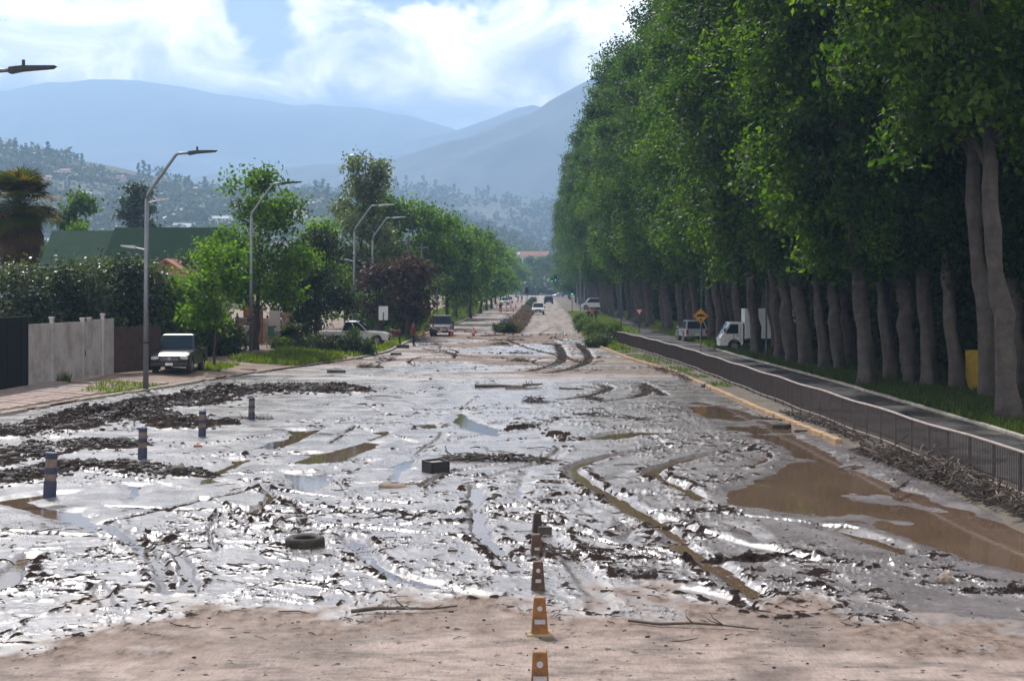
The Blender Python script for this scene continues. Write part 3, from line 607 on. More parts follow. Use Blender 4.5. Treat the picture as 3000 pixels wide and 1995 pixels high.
    V, Q, v = leafset(C, per, spread, size, rng, np.array(O), droop=0.5)
    tr.build('trunk', bark or M_BARK2, root, smooth=True); npmesh('crown', V, Q, leaf, root, attrs={'v': v}); return root
# ---- the tall plane trees along the right of the road
RT = [(2959,1234),(2901,1176),(2807,1151),(2727,1140),(2669,1133),(2615,1122),(2544,1133),(2459,1091),(2419,1084),(2365,1078),(2320,1069),(2285,1055),(2218,1042)]
spots = []
for (x, y) in RT: g = G(x, y, 0.15); spots.append((g.x, g.y))
XT = curve([(100,14.6),(131,13.6),(180,12.0),(250,10.5),(340,9.6),(420,9.2)])
y = 109.0
while y < 372: spots.append((float(XT(y))+random.uniform(-1.0, 1.0), y)); y += random.uniform(4.6, 6.8)*(1 if y < 200 else 1.35)
plab = 'tall plane tree in the dense row behind the railing'
nfront = len(spots)
for k in range(13): spots.append((17.6+1.2*math.sin(k*2.3)-0.035*k*6+(1.6 if k < 4 else 0), 64+k*6.1))
PL = [make_tree('plane_tree', plab, 100+k, 28.5, 5.6 if k else 9.0, 4.9, LF_PLANE, 400, 125, 0.29, 0.46, M_BARK, 0.28, (-0.08, 0.0), 'col', 12, 'plane trees lining the right side', burl=True) for k in range(4)]
special = {0: 'nearest plane tree, burled forked trunk at the right edge', 1: 'second plane tree from the right edge, slim pale trunk', 2: 'third plane tree from the right edge, trunk beside the yellow panel',
           3: 'fourth plane tree from the right edge, trunk before the brick wall', 4: 'fifth plane tree from the right edge, trunk swelling at mid height', 5: 'sixth plane tree from the right edge, leaning left over the side road',
           6: 'plane tree standing forward of the row at the side road edge', 7: 'eighth plane tree from the right edge, slim straight trunk', 8: 'ninth plane tree from the right edge in a close pair', 9: 'tenth plane tree from the right edge in a close pair',
           10: 'plane tree in front of the rear of the box truck', 11: 'plane tree in front of the middle of the truck box', 12: 'plane tree right behind the box truck cab, yellow mark on trunk'}
used = set(); NPL = 0
for i, (x, y) in enumerate(spots):
    k = (0 if i < 2 else 1+i % 3); s = random.uniform(0.92, 1.06); sc_ = (s*random.uniform(0.92, 1.08), s*random.uniform(0.92, 1.08), s*random.uniform(0.86, 1.06))
    if i >= nfront: lab = 'plane tree of the second rank, half hidden behind the front trunks'
    elif y > 150: lab = 'far plane tree in the right hand row beyond the hatchback'
    elif i in special: lab = special[i]
    elif i < 25: lab = '%s plane tree beyond the box truck cab, counting towards the hatchback' % ('first', 'second', 'third', 'fourth', 'fifth', 'sixth', 'seventh', 'eighth', 'ninth', 'tenth', 'eleventh', 'twelfth')[i-13]
    else: lab = plab
    rz = random.choice((-0.35, -0.12, 0.1, 0.3))
    if k not in used: o = PL[k]; used.add(k); o.location = (x, y, 0.05); o.rotation_euler = (0, 0, rz); o.scale = sc_; o['label'] = lab
    else: dup(PL[k], (x, y, 0.05), rz, sc_, lab)
# fork and burls of the nearest trunk
g = spots[0]; fk = MB(); bough(fk, (g[0]-0.5, g[1], 9.3), (g[0]+2.0, g[1]-0.3, 13.2), 0.2, 0.08, np.random.default_rng(3), 0.3)
fo = fk.build('fork', M_BARK, None, smooth=True); fo.parent = PL[0]; fo.matrix_parent_inverse = Matrix.LocRotScale(PL[0].location, PL[0].rotation_euler, PL[0].scale).inverted()
# second belt of trees in the gardens behind the row
for k, (x, y, s) in enumerate(((25,58,0.62),(27,72,0.55),(24,84,0.6),(27,98,0.6),(23,114,0.62),(24,135,0.6),(21,160,0.65),(21,190,0.65),(30,66,0.7),(31,88,0.7),(33,110,0.7))):
    dup(PL[1+k % 3], (x, y, 0), k*1.3, (s*1.25, s*1.25, s*0.72), 'garden tree in the gloom behind the plane tree trunks', 'garden trees behind the row')
# farther smaller trees closing the right side of the street
FT = make_tree('street_tree', 'pale hazy street tree at the far end of the right hand row', 140, 15, 3, 4.2, LF_PLANE, 130, 70, 0.6, 0.7, None, 0.25, group='far street trees right')
for i, (x, y, s) in enumerate(((8.6,395,1.0),(9.5,430,1.0),(8.5,470,1.05),(9,520,1.1),(8,580,1.1),(8.5,660,1.1),(12,450,1.1),(12,540,1.2))):
    if i == 0: FT.location = (x, y, 0); FT.scale = (s,)*3
    else: dup(FT, (x, y, 0), i*0.9, s)
for i, (x, y, s) in enumerate(((-7,735,0.85),(-2.5,745,0.8),(2,738,0.9),(6.5,742,0.85),(-11,730,1.0),(11,735,1.0),(0,775,1.1),(-5,780,1.1),(5,785,1.15))): dup(FT, (x, y, 0), i*0.8, s, 'blue hazy tree closing the far end of the street', 'trees closing the street')
# ---- left side trees
def put(o, x, y, D=None, z=None, rz=0):
    if D is None: p = G(x, y); 
    else: p = A(x, y, D)
    o.location = (p.x, p.y, float(LZ(p.x, p.y))-0.05 if z is None else z); o.rotation_euler = (0, 0, rz); return o
def putX(o, px, D, rz=0): X = (px-CX)*D/F; o.location = (X, D, float(LZ(X, D))-0.05); o.rotation_euler = (0, 0, rz); return o
putX(make_tree('maple_tree', 'spreading bright green tree behind the second street lamp', 201, 10.6, 2.9, 3.3, LF_LIME, 190, 60, 0.28, 0.42, None, 0.17, (0.03, 0), 'round', 11), 750, 100.5)
putX(make_tree('sapling_tree', 'small bright green tree on a thin trunk beside the dark pickup', 202, 6.5, 1.7, 1.75, LF_LIME, 62, 60, 0.24, 0.34, None, 0.055, (0.01, 0), 'round', 7), 628, 84)
putX(make_tree('pepper_tree', 'dense dull green tree in front of the white pickup', 203, 7.2, 1.2, 2.5, LF_DARK, 150, 70, 0.20, 0.40, None, 0.13, (0, 0), 'round', 9), 925, 110)
putX(make_tree('poplar_tree', 'tall grey green poplar rising above the left hand trees', 204, 15.6, 4, 2.9, LF_OLIVE, 150, 60, 0.34, 0.5, None, 0.22, (0.05, 0), 'round', 10), 1045, 152)
def tr(nm, lab, seed, h, th, r, lf, px, D, **k):
    kk = dict(nclus=120, per=60, size=0.36, spread=0.55, r0=0.2); kk.update(k)
    return putX(make_tree(nm, lab, seed, h, th, r, lf, kk.pop('nclus'), kk.pop('per'), kk.pop('size'), kk.pop('spread'), None, kk.pop('r0'), **kk), px, D)
tr('elm_tree', 'broad mid green tree behind the third street lamp', 205, 12.6, 3.6, 4.0, LF_MID, 1125, 165, nclus=170)
tr('elm_tree', 'broad green tree forking above the two people in red', 206, 12.0, 4.0, 4.4, LF_MID, 1225, 168, nclus=190, r0=0.32)
tr('elm_tree', 'rounded green tree above the oncoming dark pickup', 207, 11.8, 3.4, 3.8, LF_MID, 1310, 186, nclus=170)
tr('elm_tree', 'rounded green tree standing left of the mast arm signal', 208, 11.2, 3.0, 3.8, LF_MID, 1378, 215, nclus=150)
tr('plum_tree', 'wine red leaved tree behind the white board sign', 209, 6.0, 1.8, 1.55, LF_BROWN, 1195, 132, nclus=85, per=50)
tr('plum_tree', 'smaller wine red leaved tree beside the third lamp post', 210, 6.0, 2.2, 1.5, LF_BROWN, 1110, 134, nclus=45, per=45)
tr('young_tree', 'low bright green tree behind the white board sign', 211, 4.3, 0.8, 2.3, LF_LIME, 1120, 139, nclus=70, size=0.28)
tr('young_tree', 'low bright green tree right of the white board sign', 212, 3.9, 0.7, 1.7, LF_LIME, 1178, 136, nclus=50, size=0.28)
tr('garden_tree', 'mid green tree between the lamp and the poplar', 213, 8.6, 2.0, 2.7, LF_MID, 935, 140, nclus=95)
tr('garden_tree', 'dark garden tree behind the small kiosk', 214, 6.0, 1.2, 2.6, LF_DARK, 830, 128, nclus=85)
tr('garden_tree', 'shaded garden tree behind the white pickup', 215, 6.5, 1.0, 3.0, LF_DARK, 1015, 150, nclus=95)
tr('silver_tree', 'pale silvery leaved tree by the roadside right of the dark pickup', 216, 7.6, 1.4, 1.9, LF_OLIVE, 1335, 205, nclus=80)
tr('silver_tree', 'pale silvery leaved tree nearer the cones', 217, 6.2, 1.0, 1.7, LF_OLIVE, 1372, 235, nclus=60)
for i, (px, D, h) in enumerate(((1408,255,11),(1425,285,12.5),(1440,320,12),(1452,360,13),(1466,400,14),(1440,300,9),(1490,470,15.5),(1512,560,14),(1530,700,13),(1475,440,13))):
    od = ('nearest', 'second', 'third', 'fourth', 'fifth', 'low tree tucked behind the second', 'sixth', 'seventh', 'last', 'tall tree behind the fifth')[i]
    lab = '%s leafy tree of the left hand row beyond the mast arm signal' % od if 'tree' not in od else od+' leafy tree of the left hand row'
    tr('street_tree', lab, 220+i, h, 2.6, 3.6, LF_MID, px, D, nclus=80, per=45, size=0.55, spread=0.75, group='left hand row beyond the mast arm')
# young saplings with thin stems along the verge beyond the dark pickup
for i, px in enumerate((1310, 1328, 1350, 1366, 1385)):
    D = 195+i*14; tr('sapling_tree', 'thin stemmed sapling on the verge beyond the oncoming dark pickup', 240+i, 4.2, 1.8, 0.9, LF_PLANE, px, D, nclus=16, per=30, r0=0.05, limbs=4, group='verge saplings')
# ---- the laurel hedge shrubs above the left wall
def shrub(name, label, seed, r, hgt, leaf, X, Y, z0=None, n=60, per=55, size=0.24, spread=0.33, group=None, flat=1.0, flowers=None, cat='shrub'):
    rng = np.random.default_rng(seed); root = thing(name, label, cat, group=group); C = []; O = []
    for k in range(n):
        a = rng.uniform(0, 6.283); f = rng.random(); rr = r*math.sqrt(rng.uniform(0.25, 1))*math.sqrt(max(0.05, 1-(1.75*f-0.75)**2*0.9))
        p = (rr*math.cos(a), rr*math.sin(a)*flat, 0.1+hgt*0.92*f); C.append(p); O.append((p[0], p[1], (f-0.4)*hgt))
    st = MB()
    for k in range(5):
        a = k*1.26+seed; st.tube([(0.08*math.cos(a), 0.08*math.sin(a), -0.1), (r*0.3*math.cos(a), r*0.3*math.sin(a), hgt*0.35), (r*0.55*math.cos(a), r*0.55*math.sin(a)*flat, hgt*0.7)], [0.05, 0.035, 0.012], 5)
    st.build('stem', M_BARK2, root); V, Q, v = leafset(C, per, spread, size, rng, np.array(O)); npmesh('foliage', V, Q, leaf, root, attrs={'v': v})
    if flowers:
        fc = [C[i] for i in rng.integers(0, n, flowers[1])]; V, Q, v = leafset(fc, 6, spread*1.1, size*0.55, rng, None); tag(npmesh('blossom', V, Q, flowers[0], root, attrs={'v': v}), kind='stuff')
    root.location = (X, Y, float(LZ(X, Y))-0.05 if z0 is None else z0); return root
M_PINK = leafmat('magenta blossom', (0.25, 0.05, 0.25), (0.4, 0.09, 0.4), (0.5, 0.2, 0.5), 0.4, tint=(1, 1, 1))
M_REDF = leafmat('red blossom', (0.35, 0.03, 0.02), (0.5, 0.05, 0.03), (0.6, 0.1, 0.05), 0.4, tint=(1, 1, 1))
hl = ['leftmost laurel shrub above the dark gate','laurel shrub above the left grey gate panel','laurel shrub above the middle of the grey gate','tall laurel shrub above the gate post','laurel shrub left of the first street lamp','laurel shrub right behind the first street lamp','laurel shrub hanging over the dark pickup roof','yellowish laurel shrub right of the dark pickup']
for i, (px, D, top) in enumerate(((70,80,765),(170,82,770),(255,84,758),(350,86,750),(415,87,760),(470,88,800),(520,90,835),(560,92,800))):
    X = (px-CX)*D/F; zt = H-(top-HY)*D/F; z0 = float(LZ(X, D)); shrub('laurel_shrub', hl[i], 300+i, 1.6 if i < 5 else 1.4, zt-z0, (LF_OLIVE if i % 2 == 0 else LF_DARK) if i < 5 else LF_MID, X, D, n=120, per=60, size=0.22, spread=0.36, group='laurels along the left wall')
X = (520-CX)*100/F; shrub('bougainvillea', 'dark bush dotted with magenta blossom before the pink house', 330, 1.7, 6.0, LF_DARK, X, 100, n=80, flowers=(M_PINK, 30))
X = (590-CX)*104/F; shrub('bougainvillea', 'taller bush with magenta blossom under the green roof', 331, 1.9, 6.4, LF_OLIVE, X, 104, n=90, flowers=(M_PINK, 26))
for i, (px, D, r, h, lf, lab) in enumerate(((600,92,1.2,2.0,LF_DARK,'low dark hedge behind the thin sapling'),(650,94,1.1,1.7,LF_DARK,'low dark hedge left of the second lamp'),(560,96,1.4,3.4,LF_OLIVE,'grey green bush behind the dark pickup'))):
    shrub('hedge_bush', lab, 335+i, r, h, lf, (px-CX)*D/F, D, n=60)
# topiary and flower bed in front of the white pickup
for i, (px, D, r, h, lf, lab, fl, n) in enumerate(((853,104,0.62,1.35,LF_DARK,'clipped round bush, left one of the pair by the verge',None,40),(884,105,0.62,1.4,LF_DARK,'clipped round bush, right one of the pair by the verge',None,40),
    (925,103,1.0,0.85,LF_DARK,'low flower bush with red blooms, left end of the bed',(M_REDF,14),40),(975,102,1.0,0.9,LF_DARK,'low flower bush with red blooms, middle of the bed',(M_REDF,16),40),(1025,102,0.95,1.0,LF_DARK,'low flower bush with red blooms in front of the lamp post',(M_REDF,14),40),(1062,102,0.8,0.95,LF_DARK,'low dark bush at the right end of the flower bed',None,36),
    (830,103,0.8,0.5,LF_GRASS,'low green mound at the left end of the flower bed',None,30),(1030,106,0.4,1.3,LF_LIME,'small round yellow green bush before the pickup wheel',None,22))):
    shrub('flower_bush' if 'flower' in lab else 'garden_bush', lab, 340+i, r, h, lf, (px-CX)*D/F, D, n=n, per=50, size=0.15, spread=0.17, flowers=fl)
# ---- palm with a skirt of dead fronds
pr = thing('fan_palm', 'fan palm with yellowing crown and shaggy skirt at the left edge', 'palm tree'); D = 88; X = (55-CX)*D/F; pr.location = (X, D, 0.4); rng = np.random.default_rng(5)
hc = H-(610-HY)*D/F-0.4
MB().tube([(0, 0, -0.3), (0.05, 0, hc*0.5), (0, 0, hc)], [0.34, 0.28, 0.25], 10).build('trunk', M_BARK2, pr, smooth=True)
def fan(mb_v, mb_q, mb_a, c, d, L, spreadA, n, val, rng):
    d = Vector(d).normalized(); side = d.cross(Vector((0, 0, 1))).normalized(); upv = side.cross(d)
    for k in range(n):
        a = (k/(n-1)-0.5)*spreadA; dr = (d*math.cos(a)+side*math.sin(a)).normalized(); l = L*rng.uniform(0.8, 1.05); w = 0.045
        tip = c+dr*l+Vector((0, 0, -0.22*l*rng.uniform(0.5, 1.3))); mid = c+dr*l*0.55+upv*0.03; sd = dr.cross(upv)*w
        b0 = len(mb_v); mb_v += [c, mid+sd, tip, mid-sd]; mb_q.append((b0, b0+1, b0+2, b0+3)); mb_a += [val]*4
v_, q_, a_ = [], [], []; pet = MB()
for k in range(88):
    az = k*2.399; el = R(rng.uniform(-25, 85)); dd = Vector((math.cos(az)*math.cos(el), math.sin(az)*math.cos(el), math.sin(el))); L_ = rng.uniform(1.1, 1.75); st_ = Vector((0, 0, hc))+dd*L_+Vector((0, 0, -0.12))
    pet.tube([(0, 0, hc-0.1), Vector((0, 0, hc))+dd*L_*0.55, st_], [0.03, 0.02, 0.012], 5)
    val = float(np.clip(rng.uniform(0.0, 0.45)+(0.55 if rng.random() < (0.55 if el < R(15) else 0.12) else 0), 0, 1)); fan(v_, q_, a_, st_, dd+Vector((0, 0, -0.3)), rng.uniform(1.05, 1.45), 3.0, 22, val, rng)
npmesh('crown', np.array([tuple(p) for p in v_]), np.array(q_), LF_PALM, pr, attrs={'v': np.array(a_)}); pet.build('frond_stalks', M_BARK2, pr)
v_, q_, a_ = [], [], []
for k in range(260):
    az = rng.uniform(0, 6.283); f = rng.random(); zz = hc-0.1-f*2.7; rr_ = 0.72*(0.55+1.0*math.sin(math.pi*min(1, 0.25+f*0.75)))*rng.uniform(0.55, 1.0); c0 = Vector((math.cos(az)*rr_, math.sin(az)*rr_, zz))
    fan(v_, q_, a_, c0, (math.cos(az)*0.35, math.sin(az)*0.35, -1.0), rng.uniform(0.8, 1.2), 1.6, 10, rng.random()*0.8, rng)
npmesh('skirt', np.array([tuple(p) for p in v_]), np.array(q_), LF_SKIRT, pr, attrs={'v': np.array(a_)})
# ---- conifers and other trees behind the green roofed house
def conifer(name, label, seed, hgt, rad, leaf, X, Y, z0, n=90, per=36, size=0.4, group=None, cat='conifer'):
    return _place(make_tree(name, label, seed, hgt, hgt*0.06, rad, leaf, n, per, size, (0.5*rad/3, 0.5*rad/3, 0.25*rad/3), None, 0.16*hgt/10, shape='cone', limbs=8, group=group, cat=cat), X, Y, z0)
def _place(o, X, Y, z0): o.location = (X, Y, z0); return o
D = 190; X = (405-CX)*D/F; conifer('cedar_tree', 'dark blue green cedar behind the green roof', 250, 15.2, 3.9, LF_BLUE, X, D, 0.3, n=150, per=60, size=0.5)
D = 150; X = (220-CX)*D/F; _place(make_tree('garden_tree', 'hazy green tree between the palm and the cedar', 251, 12, 3, 2.7, LF_PLANE, 80, 50, 0.45, 0.5, None, 0.2), X, D, 0.3)
D = 130; X = (225-CX)*D/F; _place(make_tree('garden_tree', 'yellow green treetop just above the roof left end', 252, 8.8, 3, 1.4, LF_LIME, 40, 50, 0.3, 0.35, None, 0.12), X, D, 0.3)
# ---- grass
def grass(name, label, n, fx, ys, hgt, leaf, seed, zf, clump=0.0):
    rng = np.random.default_rng(seed); y = rng.uniform(ys[0], ys[1], n); a, b_ = fx(y); x = a+(b_-a)*rng.random(n)
    if clump:
        k = fbm(x*0.5, y*0.5, 3, seed) > clump; x = x[k]; y = y[k]; n = len(x)
    z = zf(x, y)-0.02; h = hgt*rng.uniform(0.5, 1.5, n); th = rng.uniform(0, 6.283, n); ln = rng.normal(0, 0.35, (n, 2))*h[:, None]; w = 0.018+0.012*h/hgt
    dx = np.cos(th)*w; dy = np.sin(th)*w
    V = np.stack([np.stack([x-dx, y-dy, z], 1), np.stack([x+dx, y+dy, z], 1), np.stack([x+ln[:, 0], y+ln[:, 1], z+h], 1)], 1).reshape(-1, 3)
    return tag(npmesh(name, V, np.arange(3*n).reshape(-1, 3), leaf, attrs={'v': np.repeat(rng.random(n), 3)}), label, 'grass', kind='stuff')
grass('verge_grass', 'long green grass round the second lamp post', 9000, lambda y: (XL(y)-4.6, XL(y)-0.3), (88, 99), 0.28, LF_GRASS, 401, LZ, 0.42)
grass('verge_grass', 'green grass around the white pickup and board sign', 12000, lambda y: (XL(y)-5.5, XL(y)-0.2), (99, 140), 0.28, LF_GRASS, 402, LZ, 0.36)
grass('verge_grass', 'green verge along the far left kerb', 16000, lambda y: (XL(y)-6.5, XL(y)-0.2), (140, 330), 0.4, LF_GRASS, 403, LZ, 0.3)
grass('tuft_grass', 'thin grass tufts at the foot of the first lamp', 1400, lambda y: (XL(y)-2.6, XL(y)-0.3), (65.5, 71), 0.16, LF_GRASS, 404, LZ, 0.5)
grass('tuft_grass', 'weeds growing along the foot of the grey gate', 1500, lambda y: (-0.318*y+0.3, -0.302*y+0.6), (69, 76), 0.35, LF_GRASS, 405, LZ, 0.45)
grass('tuft_grass', 'grass at the foot of the thin sapling', 1500, lambda y: (y*0-17.8, y*0-16.2), (81, 86.5), 0.14, LF_GRASS, 406, LZ, 0.35)
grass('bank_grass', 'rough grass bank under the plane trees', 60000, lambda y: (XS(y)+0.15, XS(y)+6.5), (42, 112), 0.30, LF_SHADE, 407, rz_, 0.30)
grass('bank_grass', 'sunlit grass strip beyond the end of the railing', 22000, lambda y: (XR(y)+0.4+(y > 150)*0, XR(y)+np.where(y < 145, 1.6, 5.5)), (110, 260), 0.25, LF_GRASS, 408, rz_, 0.34)
grass('bank_grass', 'grass under the trees beside the hatchback', 26000, lambda y: (XS(y)+0.2, XS(y)+6), (112, 260), 0.3, LF_GRASS, 409, rz_, 0.32)
grass('strip_grass', 'sparse grass between the yellow kerb and the railing', 2600, lambda y: (XR(y)+0.3, XF(y)-0.2), (70, 120), 0.12, LF_GRASS, 410, rz_, 0.46)
# ---- rounded bushes at the far end of the railing
for i, (px, py, r, h, lf, lab) in enumerate(((1748,996,1.15,1.25,LF_GRASS,'large rounded bush at the far end of the railing'),(1775,1003,0.85,0.8,LF_DARK,'dark rounded bush against the railing end post'),(1755,1015,1.0,0.6,LF_OLIVE,'low spreading bush nearest the yellow kerb end'),(1712,972,0.85,1.0,LF_GRASS,'rounded bush at the roadside behind the large one'),(1704,952,0.8,0.95,LF_GRASS,'small rounded bush farthest along the right kerb'),(1790,985,0.9,1.0,LF_GRASS,'rounded bush just behind the railing end'))):
    g = G(px, py, 0.1); shrub('round_bush', lab, 420+i, r, h, lf, g.x, g.y, 0.08, n=60, per=70, size=0.13, spread=0.2)
# ---- planted median: dry stalks with green ends
MX0 = curve([(146,-3.9),(200,-3.0),(300,-2.6),(420,-2.3),(600,-2)]); MX1 = curve([(146,-2.1),(200,-1.7),(300,-1.5),(420,-1.4),(600,-1.2)])
strip('median', MX0, MX1, np.linspace(150, 600, 60), 0.16, m_dirt, 3)
z0f = lambda x, y: np.full_like(x, 0.16)
def tufts(name, label, leaf, seed, n, y0, y1, hgt):
    rng = np.random.default_rng(seed); y = rng.uniform(y0, y1, n); x = MX0(y)+(MX1(y)-MX0(y))*rng.random(n); C = np.stack([x, y, 0.2+hgt*rng.random(n)*fbm(x*0.7, y*0.25, 3, seed)*1.6], 1)
    V, Q, v = leafset(C, 26, 0.22, 0.30, rng, None, aspect=0.22); return tag(npmesh(name, V, Q, leaf, attrs={'v': v}), label, 'shrubs', kind='stuff')
tufts('median_planting', 'tangle of dry brown stalks along the median', LF_STRAW, 431, 1500, 149, 262, 0.6)
tufts('median_planting', 'green shrubs along the far part of the median', LF_DARK, 432, 600, 255, 420, 0.9)
for i, (px, py, r, h) in enumerate(((1471,974,0.75,0.75),(1490,976,0.7,0.7))): g = G(px, py, 0.1); shrub('round_bush', ('round green bush left of the blue arrow sign', 'round green bush right of the blue arrow sign')[i], 440+i, r, h, LF_DARK, g.x, g.y, 0.1, n=40, per=60, size=0.16, spread=0.18)
# ---- hedge behind the plane trees
for i in range(28):
    y = 56+i*8.5 if i < 14 else 175+(i-13)*12; x = 21.5+1.5*math.sin(i*2.1)-0.035*(y-56)+(0.012*max(0, y-175))
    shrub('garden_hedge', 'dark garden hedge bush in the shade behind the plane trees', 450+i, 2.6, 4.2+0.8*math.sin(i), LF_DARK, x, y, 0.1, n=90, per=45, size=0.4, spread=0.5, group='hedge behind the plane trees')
# ---- woods on the hillsides and single conifers on the skyline
def woods(name, label, seed, n, hf, X0, X1, Y0, Y1, r0, per, leaf, ext=None):
    rng = np.random.default_rng(seed); X = rng.uniform(X0, X1, n); Y = rng.uniform(Y0, Y1, n); k = fbm(X/60, Y/60, 3, seed) > 0.37; X = X[k]; Y = Y[k]
    Z = np.array([hf(a, b_) for a, b_ in zip(X, Y)]); s = rng.uniform(0.6, 1.5, len(X)); C = np.stack([X, Y, Z+r0*s*0.7], 1); V, Q, v = leafset(C, per, (r0*0.5, r0*0.5, r0*0.45), r0*0.85, rng, None, up=0.8)
    return tag(npmesh(name, V, Q, leaf, attrs={'v': v}), label, 'wood', kind='stuff')
woods('hillside_wood', 'scattered trees covering the near hillside', 501, 7000, HILL, -520, 70, 660, 1360, 4.4, 16, LF_HILL)
woods('hillside_wood', 'hazy trees covering the middle hill', 502, 4200, HILL2, -560, 800, 1480, 2310, 7.5, 14, LF_HILL)
woods('valley_wood', 'hazy trees filling the valley floor at the street end', 503, 900, lambda a, b_: 0.0, -110, 60, 640, 1150, 5.5, 24, LF_HILL)
cf = [(45,425,8),(140,450,9),(112,455,6),(420,505,9),(437,515,7),(405,512,7),(690,562,7),(735,560,7),(925,575,10),(945,578,11),(962,580,9),(600,558,8),(515,545,6),(240,480,6),(75,440,6)]
cl = ['tall conifer on the skyline at the far left','pointed conifer on the left skyline','small conifer left of the pointed one on the skyline']
for i, (px, py, h) in enumerate(cf):
    D = 1335; X = (px-CX)*D/F; conifer('hill_conifer', 'pointed conifer on the near hill skyline', 510+i, h*1.6, h*0.34, LF_HILL, X, D, HILL(X, D)-1.0, n=40, per=14, size=1.5, group='conifers on the hill skyline')
for i, (px, py, h) in enumerate(((1240,560,12),(1275,562,10),(1190,552,11),(1330,570,9),(1430,580,10),(1160,550,10),(1395,576,8))):
    D = 2280; X = (px-CX)*D/F; conifer('hill_conifer', 'hazy conifer on the middle hill skyline', 530+i, h*2.0, h*0.4, LF_HILL, X, D, HILL2(X, D)-1.0, n=40, per=14, size=2.2, group='conifers on the middle hill')
# ================================================================ BUILT THINGS
GALV = mat('galvanised steel', (0.20, 0.21, 0.23), 0.5, 0.6, var=0.2); DARKM = mat('dark metal', (0.035, 0.035, 0.04), 0.5, 0.3); LEDW = mat('lamp head', (0.45, 0.46, 0.47), 0.4, 0.4)
BLK = mat('black plastic', (0.012, 0.012, 0.013), 0.55); RUB = mat('muddy rubber', (0.030, 0.026, 0.024), 0.85, var=0.5, bump=0.4, col2=(0.085, 0.065, 0.055)); GLASS = mat('vehicle glass', (0.015, 0.024, 0.028), 0.05, var=0.1, spec=0.3)
CHR = mat('chrome', (0.6, 0.6, 0.62), 0.15, 1.0, var=0.05); LENS = mat('headlamp lens', (0.55, 0.56, 0.58), 0.08, var=0.1, spec=0.8); REDL = mat('tail lens', (0.35, 0.01, 0.01), 0.15); RIM = mat('wheel rim', (0.32, 0.32, 0.33), 0.35, 0.7)
PLATE = mat('plate', (0.7, 0.7, 0.68), 0.5); WHITEP = mat('white paint', (0.74, 0.75, 0.76), 0.28, var=0.12, coat=0.6, col2=(0.52, 0.50, 0.47)); NAVY = mat('dark blue grey paint', (0.012, 0.019, 0.026), 0.3, var=0.3, coat=0.0, spec=0.3); GREYP = mat('charcoal paint', (0.014, 0.016, 0.018), 0.28, var=0.3, coat=0.0, spec=0.3, col2=(0.022, 0.020, 0.018)); SILV = mat('pale grey paint', (0.42, 0.46, 0.50), 0.28, 0.3, var=0.15, coat=0.6)
# ---- street lamps
def street_lamp(label, px, D, low=None, X=None, arm=1.0):
    X = (px-CX)*D/F if X is None else X; root = thing('street_lamp', label, 'street lamp', (X, D, float(LZ(X, D))-0.05), group='street lamps along the left kerb')
    p = MB(); p.box((0, 0, 0.03), (0.36, 0.36, 0.05)); p.tube([(0, 0, 0), (0.02, 0, 4.2), (0.05, 0, 8.2)], [0.12, 0.10, 0.085], 12); p.build('pole', GALV, root, smooth=True)
    a = MB(); a.tube([(0.05, 0, 8.1), (0.12, 0, 8.45), (1.27*arm, 0, 10.05), (1.36*arm, 0, 10.12), (1.95*arm, 0, 10.16)], [0.08, 0.075, 0.065, 0.06, 0.05], 10); a.build('arm', GALV, root, smooth=True)
    h = MB(); h.prism([(1.85*arm, 10.06), (2.15*arm, 10.12), (2.95*arm, 10.19), (3.05*arm, 10.26), (2.2*arm, 10.26), (1.85*arm, 10.22)], 'y', -0.15, 0.15); ho = h.build('lamp_head', DARKM if D < 110 else LEDW, root)
    MB().tube([(2.2*arm, 0, 10.22), (2.2*arm, 0, 10.42)], 0.045, 8).build('light_sensor', DARKM, ho)
    if low:
        for k in low:
            q = MB(); sg = -1 if k == 'L' else 1; zz = 6.0 if k == 'L' else 8.0
            q.tube([(0.03, 0, zz), (sg*0.5, 0, zz+0.12)], [0.035, 0.03], 8); q.prism([(sg*0.45, zz+0.06), (sg*1.05, zz+0.16), (sg*1.05, zz+0.22), (sg*0.45, zz+0.20)], 'y', -0.1, 0.1); q.build('side_lamp', LEDW, root)
    bnd = MB(); bnd.lathe([(0.113, 2.0), (0.125, 2.0), (0.125, 2.1), (0.113, 2.1)], 12); bnd.build('band', DARKM, root)
    return root
street_lamp('lamp whose arm end just enters the top left corner', None, 42, X=-15.75, arm=1.0)
street_lamp('nearest whole street lamp beside the dark pickup, with side lamps', 427, 68.6, 'LR'); street_lamp('street lamp rising in front of the bright green tree', 735, 95.5); street_lamp('street lamp in front of the white pickup', 1037, 119, 'L')
street_lamp('street lamp behind the wine red tree', 1090, 143, 'L'); street_lamp('farther street lamp with its top among the trees', 1150, 180); street_lamp('farthest visible street lamp on the left', 1192, 192)
